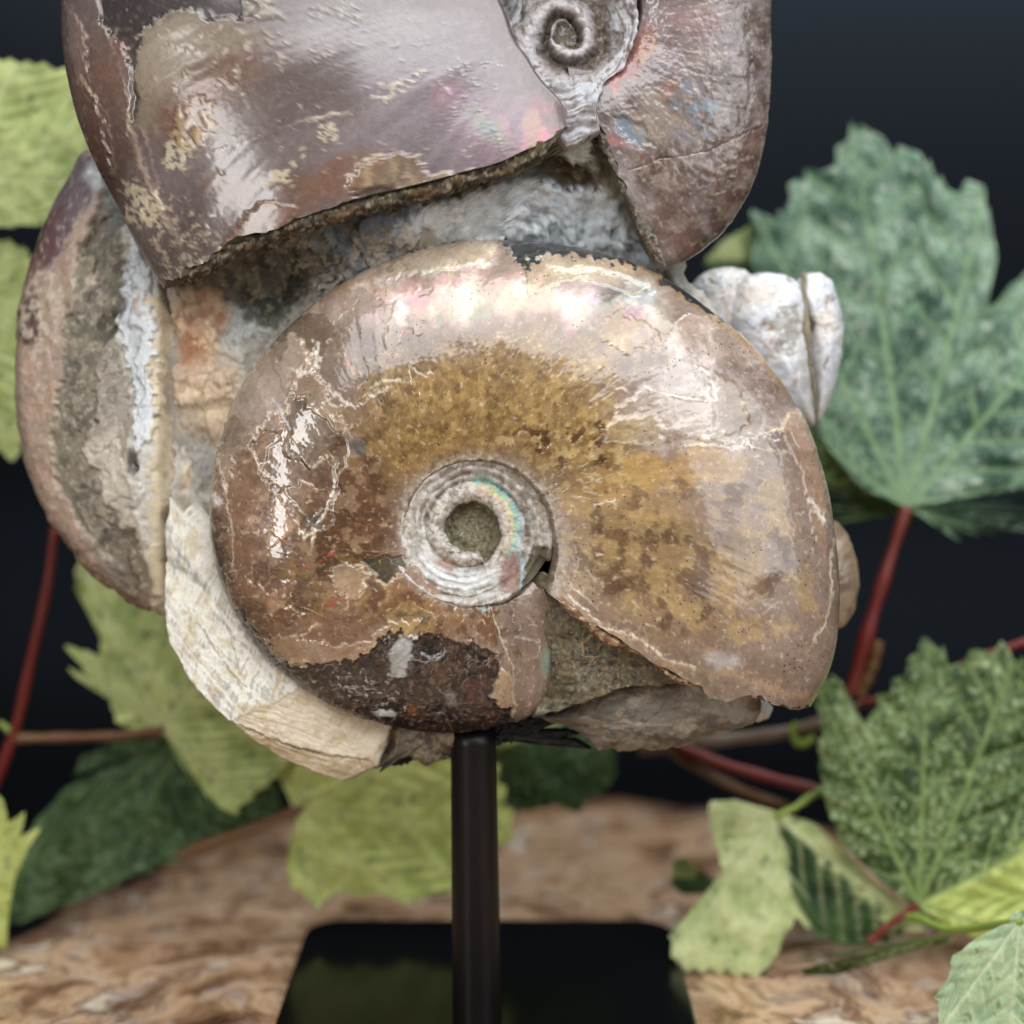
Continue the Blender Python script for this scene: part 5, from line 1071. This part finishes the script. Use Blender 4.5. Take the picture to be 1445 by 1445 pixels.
def leaf(parent, bx, by, dep, outline, tips, style, tilt=(0, 0), curl=0, fold=0.05, seed=0, petiole=None, pm=None, pr=5, teeth=0.05, label=None, N=240, M=54, extra=None):
    """outline / tips in photo coordinates round the petiole joint (bx, by); dep = units behind the fossil plane"""
    P = np.array(outline, float) - np.array([bx, by]); P[:, 1] *= -1
    qa = []; qr = []
    for k in range(len(P)):
        p, q = P[k], P[(k + 1) % len(P)]
        for t in np.linspace(0, 1, 16, endpoint=False):
            e = p + (q - p) * t; qa.append(math.atan2(e[1], e[0])); qr.append(math.hypot(*e))
    qa = np.array(qa); qr = np.array(qr); o = np.argsort(qa); qa = qa[o]; qr = qr[o]
    a = np.linspace(-math.pi, math.pi, N, endpoint=False)
    r = np.interp(a, np.concatenate([qa - 2 * math.pi, qa, qa + 2 * math.pi]), np.tile(qr, 3))
    arc = np.cumsum(np.hypot(np.gradient(r), r * (a[1] - a[0])))
    saw = ((arc / (0.085 * r.max() + 6) + 0.3 * np.sin(arc * 0.02)) % 1.0); r = r * (1 + teeth * (saw - 0.5))
    f = (np.linspace(0, 1, M) ** 0.85)[None, :]
    x = np.cos(a)[:, None] * r[:, None] * f; y = np.sin(a)[:, None] * r[:, None] * f; R = r.max()
    # veins: main ribs to each tip, side veins off them
    dm = np.full(x.shape, 1e9); al_ = np.zeros(x.shape); sd = np.zeros(x.shape); Lm = np.ones(x.shape)
    for (tx, ty) in tips:
        ex, ey = tx - bx, -(ty - by); Ln = math.hypot(ex, ey); ex /= Ln; ey /= Ln
        s_ = x * ex + y * ey; d_ = x * (-ey) + y * ex
        bend = 0.0; sc2 = np.clip(s_, 0, Ln); dd = np.hypot(s_ - sc2, d_)
        m = dd < dm; dm = np.where(m, dd, dm); al_ = np.where(m, s_, al_); sd = np.where(m, d_, sd); Lm = np.where(m, Ln, Lm)
    pitch = 0.13 * Lm; ph = ((al_ - np.abs(sd) * 0.9) / pitch + 0.25 * np.sign(sd)) 
    fr = np.abs(((ph + 0.5) % 1.0) - 0.5) * pitch
    taper = np.clip(1 - al_ / Lm, 0.1, 1)
    vein = np.exp(-(dm / (R * 0.009 * taper + 1.3)) ** 2); vein2 = 0.8 * np.exp(-(fr / (R * 0.006 + 1.0)) ** 2) * np.clip(1.2 - np.abs(sd) / (0.4 * R), 0, 1)
    vv = np.maximum(vein, vein2)
    X = bx + x; Y = by - y
    nz_ = fbm(X, Y, 40, 4, seed + 300); nf = fbm(X, Y, 9, 3, seed + 310, 0.6); q1 = al_ - np.abs(sd) * 0.9; q2 = al_ * 0.9 + np.abs(sd) + np.sign(sd) * 900; nm_ = 0.7 * fbm(q1, q2 * 0.38, 13, 4, seed + 320, 0.7) + 0.35 * fbm(X, Y, 60, 3, seed + 325); nf = 0.75 * nf + 0.35 * fbm(q1, q2 * 0.4, 6, 3, seed + 315, 0.6); lw = fbm(X, Y, 90, 2, seed + 326)
    w = tilt[0] * x + tilt[1] * y + curl * (x * x + y * y) / R - fold * dm * 1.0 - vein * 2.0 + 7 * nz_ * np.clip(f * 3, 0, 1) - 0.008 * R * np.cos(ph * 2 * math.pi) * np.clip(dm / (0.12 * R), 0, 1)
    if extra is not None: w = w + extra(x, y, R)
    ST_ = {  # dark, mid, light, vein, amount
        'blue': ((44, 78, 58), (118, 154, 126), (208, 222, 196), (158, 192, 140)),
        'green': ((34, 58, 24), (86, 114, 56), (188, 202, 148), (150, 176, 104)),
        'mint': ((150, 178, 138), (182, 204, 160), (210, 224, 188), (214, 226, 186)),
        'dark': ((32, 58, 28), (68, 98, 52), (140, 162, 124), (92, 120, 68)),
        'pale': ((164, 182, 104), (206, 218, 140), (226, 234, 172), (216, 222, 160)),
        'lime': ((182, 196, 100), (216, 226, 134), (234, 240, 172), (206, 214, 140)),
        'cream': ((176, 194, 126), (218, 226, 162), (236, 240, 196), (212, 218, 164)),
    }
    dk, md, lt, vc = [lin(c) for c in ST_[style.split('+')[0]]]
    if style.startswith(('blue', 'green', 'dark')):
        m1 = sstep(-0.35, 0.25, nm_ * 0.6 + lw * 0.5)[..., None]; m2 = sstep(0.04, 0.26, nf + 0.35 * nm_ + 0.25 * lw)[..., None]
        c = dk * (1 - m1) + md * m1; c = c * (1 - 0.82 * m2) + lt * 0.82 * m2
        gr = np.exp(-(np.minimum(dm, fr * 1.6) / (R * 0.022 + 2)) ** 2)[..., None] * 0.5; c = c * (1 - gr) + dk * 1.2 * gr
    else:
        m1 = sstep(-0.4, 0.3, nz_)[..., None]; m2 = sstep(0.0, 0.5, nm_)[..., None]
        c = dk * (1 - m1) + md * m1; c = c * (1 - 0.5 * m2) + lt * 0.5 * m2
        sp = sstep(0.20, 0.34, fbm(X, Y, 26, 4, seed + 330, 0.7))[..., None] * 0.75
        c = c * (1 - sp) + lin((84, 112, 72)) * sp
    if '+' in style:      # a lobe of the other colour: half plane (angle range)
        a0, a1, c2 = style.split('+')[1:]
        aa = np.degrees(np.arctan2(y, x)) + 14 * nm_ + 8 * nf; m3 = (sstep(float(a0) - 3, float(a0) + 3, aa) * sstep(float(a1) + 3, float(a1) - 3, aa))[..., None]
        k2 = [lin(q) for q in ST_[c2]]; n5 = sstep(-0.3, 0.4, nz_)[..., None]
        cc2 = k2[0] * (1 - n5) + k2[1] * n5
        c = c * (1 - m3) + cc2 * m3
    va = 0.8 if style.startswith(('blue', 'green', 'dark')) else 0.85
    c = c * (1 - va * vv[..., None]) + vc * va * vv[..., None]
    k = (D + dep) / D
    u0, v0 = px2uv(bx, by, -dep)
    Q = np.stack([u0 + x * k, v0 + y * k, -dep + w * k], -1)
    Vw = to_world(Q[..., 0], Q[..., 1], Q[..., 2]).reshape(-1, 3)
    base = at(bx, by, -dep)
    o = mesh_obj('leaf', Vw, grid_faces(N, M, True), M_LEAF, parent, attrs={'Col': c.reshape(-1, 3)}, origin=base)
    if label: o['label'] = label
    if petiole:
        pp = [base] + [at(x_, y_, -d_) for x_, y_, d_ in petiole]
        q = spline(pp, 30); V, F = tube_mesh(q, (np.linspace(pr * 0.75, pr * 1.15, 30) + pr * 0.12 * np.sin(np.arange(30) * 0.7)) * S * k, 10)
        mesh_obj('petiole', V, F, pm or M_RED, o, origin=base)
    return o
def stem(parent, pts, r, mat, name='stem', n=40):
    q = spline([at(*p[:2], -p[2]) for p in pts], n); V, F = tube_mesh(q, (np.linspace(r[0], r[1], n) * (1 + 0.07 * np.sin(np.arange(n) * 0.63 + r[0]))) * S, 10)
    return mesh_obj(name, V, F, mat, parent, origin=tuple(q[0]))

# --- sprig standing behind the cluster on the right
R1 = empty('maple_sprig', tuple(at(1215, 990, -470)), 'maple sprig with a tall blue green frosted leaf on a red stalk', 'sprig', 'variegated maple sprigs')
leaf(R1, 1280, 715, 480, [(1262, 708), (1220, 690), (1180, 640), (1150, 600), (1140, 520), (1110, 470), (1080, 420), (1076, 330), (1078, 282), (1128, 290), (1128, 262), (1142, 226), (1180, 222), (1194, 205), (1222, 170), (1224, 132), (1240, 160), (1268, 166), (1290, 190), (1325, 188), (1340, 220), (1356, 252), (1412, 246), (1412, 300), (1425, 345), (1410, 400), (1402, 436), (1445, 390), (1500, 340), (1560, 400), (1600, 500), (1560, 640), (1500, 720), (1440, 768), (1390, 750), (1352, 765), (1330, 735), (1300, 712), (1284, 718)],
     [(1226, 140), (1082, 290), (1412, 250), (1560, 400), (1440, 766), (1150, 610)], 'blue', (0.10, -0.10), -0.10, 0.10, 1, N=520, M=170, petiole=[(1262, 770, 475), (1228, 880, 468), (1200, 985, 470)], pm=M_RED, pr=10)
leaf(R1, 1282, 722, 540, [(1262, 716), (1200, 730), (1160, 742), (1130, 700), (1100, 640), (1100, 560), (1130, 540), (1170, 590), (1240, 680), (1300, 730), (1290, 742), (1270, 730)], [(1105, 600), (1165, 738)], 'green', (0, 0.3), -0.1, 0.1, 2, label='olive lobe half hidden behind the frosted leaf')
leaf(R1, 1090, 370, 620, [(1088, 330), (1060, 318), (1020, 340), (990, 372), (1010, 388), (1060, 386), (1096, 380), (1110, 360)], [(1000, 372), (1062, 322)], 'dark+60+180+cream', (0, 0.2), 0, 0.1, 3, N=160, M=30)
stem(R1, [(1215, 990, 470), (1180, 1010, 480), (1120, 1030, 500), (1000, 1046, 520), (900, 1056, 540)], (10, 14), M_TWIG)
stem(R1, [(1240, 905, 455), (1232, 940, 462), (1212, 985, 470)], (10, 9), M_BROWN, 'side_stem')
stem(R1, [(1212, 992, 470), (1240, 988, 460), (1290, 970, 455), (1380, 930, 440), (1450, 905, 430)], (8, 8), M_RED, 'side_stem')
stem(R1, [(1150, 1040, 490), (1128, 1050, 492), (1118, 1032, 490), (1124, 1020, 489)], (8, 6), M_BUD, 'bud')
# --- sprig in front of it, lower right
R2 = empty('maple_sprig', tuple(at(1270, 1300, -330)), 'maple sprig with a broad dark green leaf speckled cream, beside the black base', 'sprig', 'variegated maple sprigs')
leaf(R2, 1296, 1276, 330, [(1284, 1276), (1240, 1240), (1190, 1190), (1166, 1130), (1160, 1060), (1168, 1020), (1152, 985), (1170, 955), (1200, 970), (1216, 1010), (1232, 1026), (1248, 990), (1278, 960), (1300, 925), (1318, 904), (1340, 915), (1350, 944), (1390, 922), (1430, 914), (1470, 950), (1520, 1010), (1560, 1100), (1560, 1210), (1530, 1310), (1480, 1340), (1400, 1330), (1340, 1310), (1300, 1290)],
     [(1160, 970), (1318, 906), (1450, 920), (1555, 1150), (1480, 1338)], 'green+-40+28+lime', (0.05, -0.02), -0.12, 0.08, 5, N=480, M=150, petiole=[(1262, 1300, 332), (1225, 1330, 335)], pm=M_RED, pr=6)
leaf(R2, 1095, 1152, 395, [(1084, 1142), (1040, 1130), (1000, 1132), (1002, 1168), (1012, 1200), (1020, 1228), (985, 1260), (950, 1294), (942, 1316), (946, 1350), (990, 1362), (1040, 1366), (1066, 1364), (1092, 1340), (1108, 1306), (1122, 1290), (1150, 1320), (1200, 1330), (1250, 1318), (1300, 1300), (1262, 1268), (1230, 1242), (1190, 1196), (1150, 1162), (1110, 1150)],
     [(1005, 1135), (952, 1340), (1060, 1364), (1288, 1296)], 'cream+-76+-42+dark', (0.0, -0.22), 0.0, 0.25, 6, [(1120, 1140, 400), (1150, 1120, 420), (1200, 1100, 440)], M_BUD, 6)
leaf(R2, 1340, 1320, 240, [(1332, 1318), (1300, 1330), (1240, 1336), (1180, 1350), (1140, 1358), (1120, 1372), (1150, 1392), (1190, 1396), (1240, 1372), (1290, 1348), (1345, 1332), (1350, 1322)], [(1124, 1374)], 'green', (0.0, 0.6), 0, 0.5, 7, N=180, M=36, label='curled leaf edge on the wood')
leaf(R2, 1440, 1300, 62, [(1425, 1302), (1380, 1322), (1345, 1348), (1338, 1380), (1320, 1402), (1324, 1432), (1312, 1462), (1360, 1468), (1420, 1470), (1480, 1466), (1540, 1440), (1560, 1380), (1530, 1320), (1470, 1296)], [(1318, 1458), (1420, 1468), (1540, 1420)], 'mint', (0.0, -0.08), 0.0, 0.1, 8)
leaf(R2, 985, 1240, 520, [(990, 1228), (965, 1208), (950, 1214), (948, 1250), (962, 1262), (1000, 1262), (1010, 1245)], [(950, 1220), (955, 1258)], 'dark+100+180+cream', (0, 0.1), 0, 0.1, 9, N=120, M=24)
stem(R2, [(1225, 1330, 335), (1265, 1296, 340), (1340, 1312, 240), (1400, 1306, 130), (1440, 1300, 62)], (6, 6), M_BUD)
stem(R2, [(955, 1052, 520), (1010, 1075, 490), (1080, 1096, 470), (1165, 1118, 440), (1230, 1140, 420)], (10, 10), M_RED, 'side_stem')
stem(R2, [(940, 1056, 545), (1000, 1092, 515), (1060, 1120, 490), (1108, 1138, 470), (1120, 1146, 450)], (9, 9), M_BROWN, 'side_stem')
# --- sprig low behind the rod
R3 = empty('maple_sprig', tuple(at(420, 1142, -520)), 'maple sprig with a flat yellow green leaf just behind the black rod', 'sprig', 'variegated maple sprigs')
leaf(R3, 422, 1142, 500, [(412, 1138), (390, 1092), (400, 1050), (440, 1020), (520, 1000), (600, 1010), (660, 1050), (700, 1080), (716, 1130), (728, 1180), (690, 1200), (660, 1250), (640, 1256), (600, 1262), (575, 1272), (540, 1258), (510, 1262), (480, 1256), (470, 1258), (452, 1276), (432, 1262), (412, 1246), (404, 1220), (410, 1190), (420, 1150)],
     [(448, 1272), (570, 1268), (722, 1170), (640, 1040), (440, 1026)], 'lime', (0.0, -0.12), 0, 0.06, 11, [(360, 1168, 520), (300, 1190, 540), (230, 1215, 560)], M_BROWN, 9)
leaf(R3, 700, 1060, 600, [(690, 1040), (700, 1000), (780, 1000), (850, 1020), (872, 1062), (872, 1100), (850, 1130), (828, 1130), (820, 1158), (790, 1140), (740, 1150), (700, 1150), (660, 1120), (670, 1070)], [(870, 1080), (815, 1152), (700, 1148)], 'dark+20+120+pale', (0, 0.1), -0.2, 0.15, 12)
stem(R3, [(422, 1142, 505), (520, 1110, 540), (620, 1080, 580), (700, 1058, 605)], (6, 6), M_BROWN)
# --- sprigs on the left
R4 = empty('maple_sprig', tuple(at(10, 1080, -480)), 'maple sprig with a lime leaf and a dark speckled leaf on a leaning red stem', 'sprig', 'variegated maple sprigs')
leaf(R4, 230, 1028, 470, [(220, 1030), (186, 1030), (162, 1020), (150, 980), (145, 966), (100, 960), (66, 922), (90, 914), (135, 926), (140, 900), (112, 870), (94, 840), (98, 795), (100, 772), (140, 800), (180, 830), (240, 860), (320, 900), (380, 960), (420, 1030), (400, 1090), (360, 1120), (330, 1150), (290, 1130), (262, 1090), (240, 1040)],
     [(70, 922), (100, 790), (320, 900), (340, 1130)], 'pale', (0.05, -0.05), -0.1, 0.1, 14, [(180, 1036, 474), (100, 1040, 478), (22, 1042, 480)], M_BROWN, 7)
leaf(R4, 260, 1036, 560, [(250, 1040), (170, 1036), (120, 1060), (92, 1110), (60, 1150), (20, 1200), (-40, 1260), (-60, 1310), (0, 1312), (60, 1290), (130, 1262), (200, 1230), (260, 1210), (330, 1170), (400, 1140), (380, 1080), (330, 1050), (280, 1030)],
     [(-50, 1300), (150, 1255), (390, 1135)], 'dark', (0.0, -0.15), -0.1, 0.08, 15, [(180, 1040, 520), (110, 1042, 495), (22, 1044, 482)], M_BROWN, 5)
leaf(R4, -10, 1240, 400, [(-20, 1230), (-30, 1140), (-5, 1115), (10, 1130), (14, 1160), (42, 1140), (30, 1180), (66, 1160), (40, 1200), (20, 1240), (6, 1300), (0, 1350), (-20, 1340)], [(8, 1120), (40, 1145), (60, 1165)], 'lime', (0.1, 0.1), 0, 0.2, 16, N=160, M=30)
stem(R4, [(78, 745, 440), (66, 830, 450), (44, 930, 462), (18, 1040, 480), (-10, 1110, 490), (-40, 1170, 500)], (8, 11), M_RED)
stem(R4, [(24, 1042, 480), (12, 1030, 478), (-2, 1018, 476)], (8, 4), M_BUD, 'bud')
R5 = empty('maple_sprig', tuple(at(-60, 500, -430)), 'maple sprig with two pale yellow green leaves beside the cut open ammonite', 'sprig', 'variegated maple sprigs')
leaf(R5, -60, 250, 430, [(-80, 240), (-60, 140), (-10, 78), (40, 84), (90, 92), (150, 100), (190, 180), (200, 240), (160, 300), (110, 314), (50, 318), (-20, 322), (-60, 280)], [(20, 82), (180, 170), (190, 260), (60, 316)], 'pale', (0.05, -0.05), -0.1, 0.08, 18, [(-70, 380, 430), (-62, 500, 430)])
leaf(R5, -50, 460, 460, [(-60, 440), (-20, 340), (6, 336), (36, 352), (60, 400), (70, 470), (60, 540), (44, 600), (24, 628), (14, 656), (0, 640), (-20, 620), (-60, 540)], [(10, 340), (60, 420), (14, 650)], 'pale', (0.0, 0.0), -0.1, 0.08, 19, [(-56, 480, 445), (-60, 500, 432)])
stem(R5, [(-60, 500, 430), (-30, 800, 470), (-40, 1170, 500)], (7, 10), M_RED)
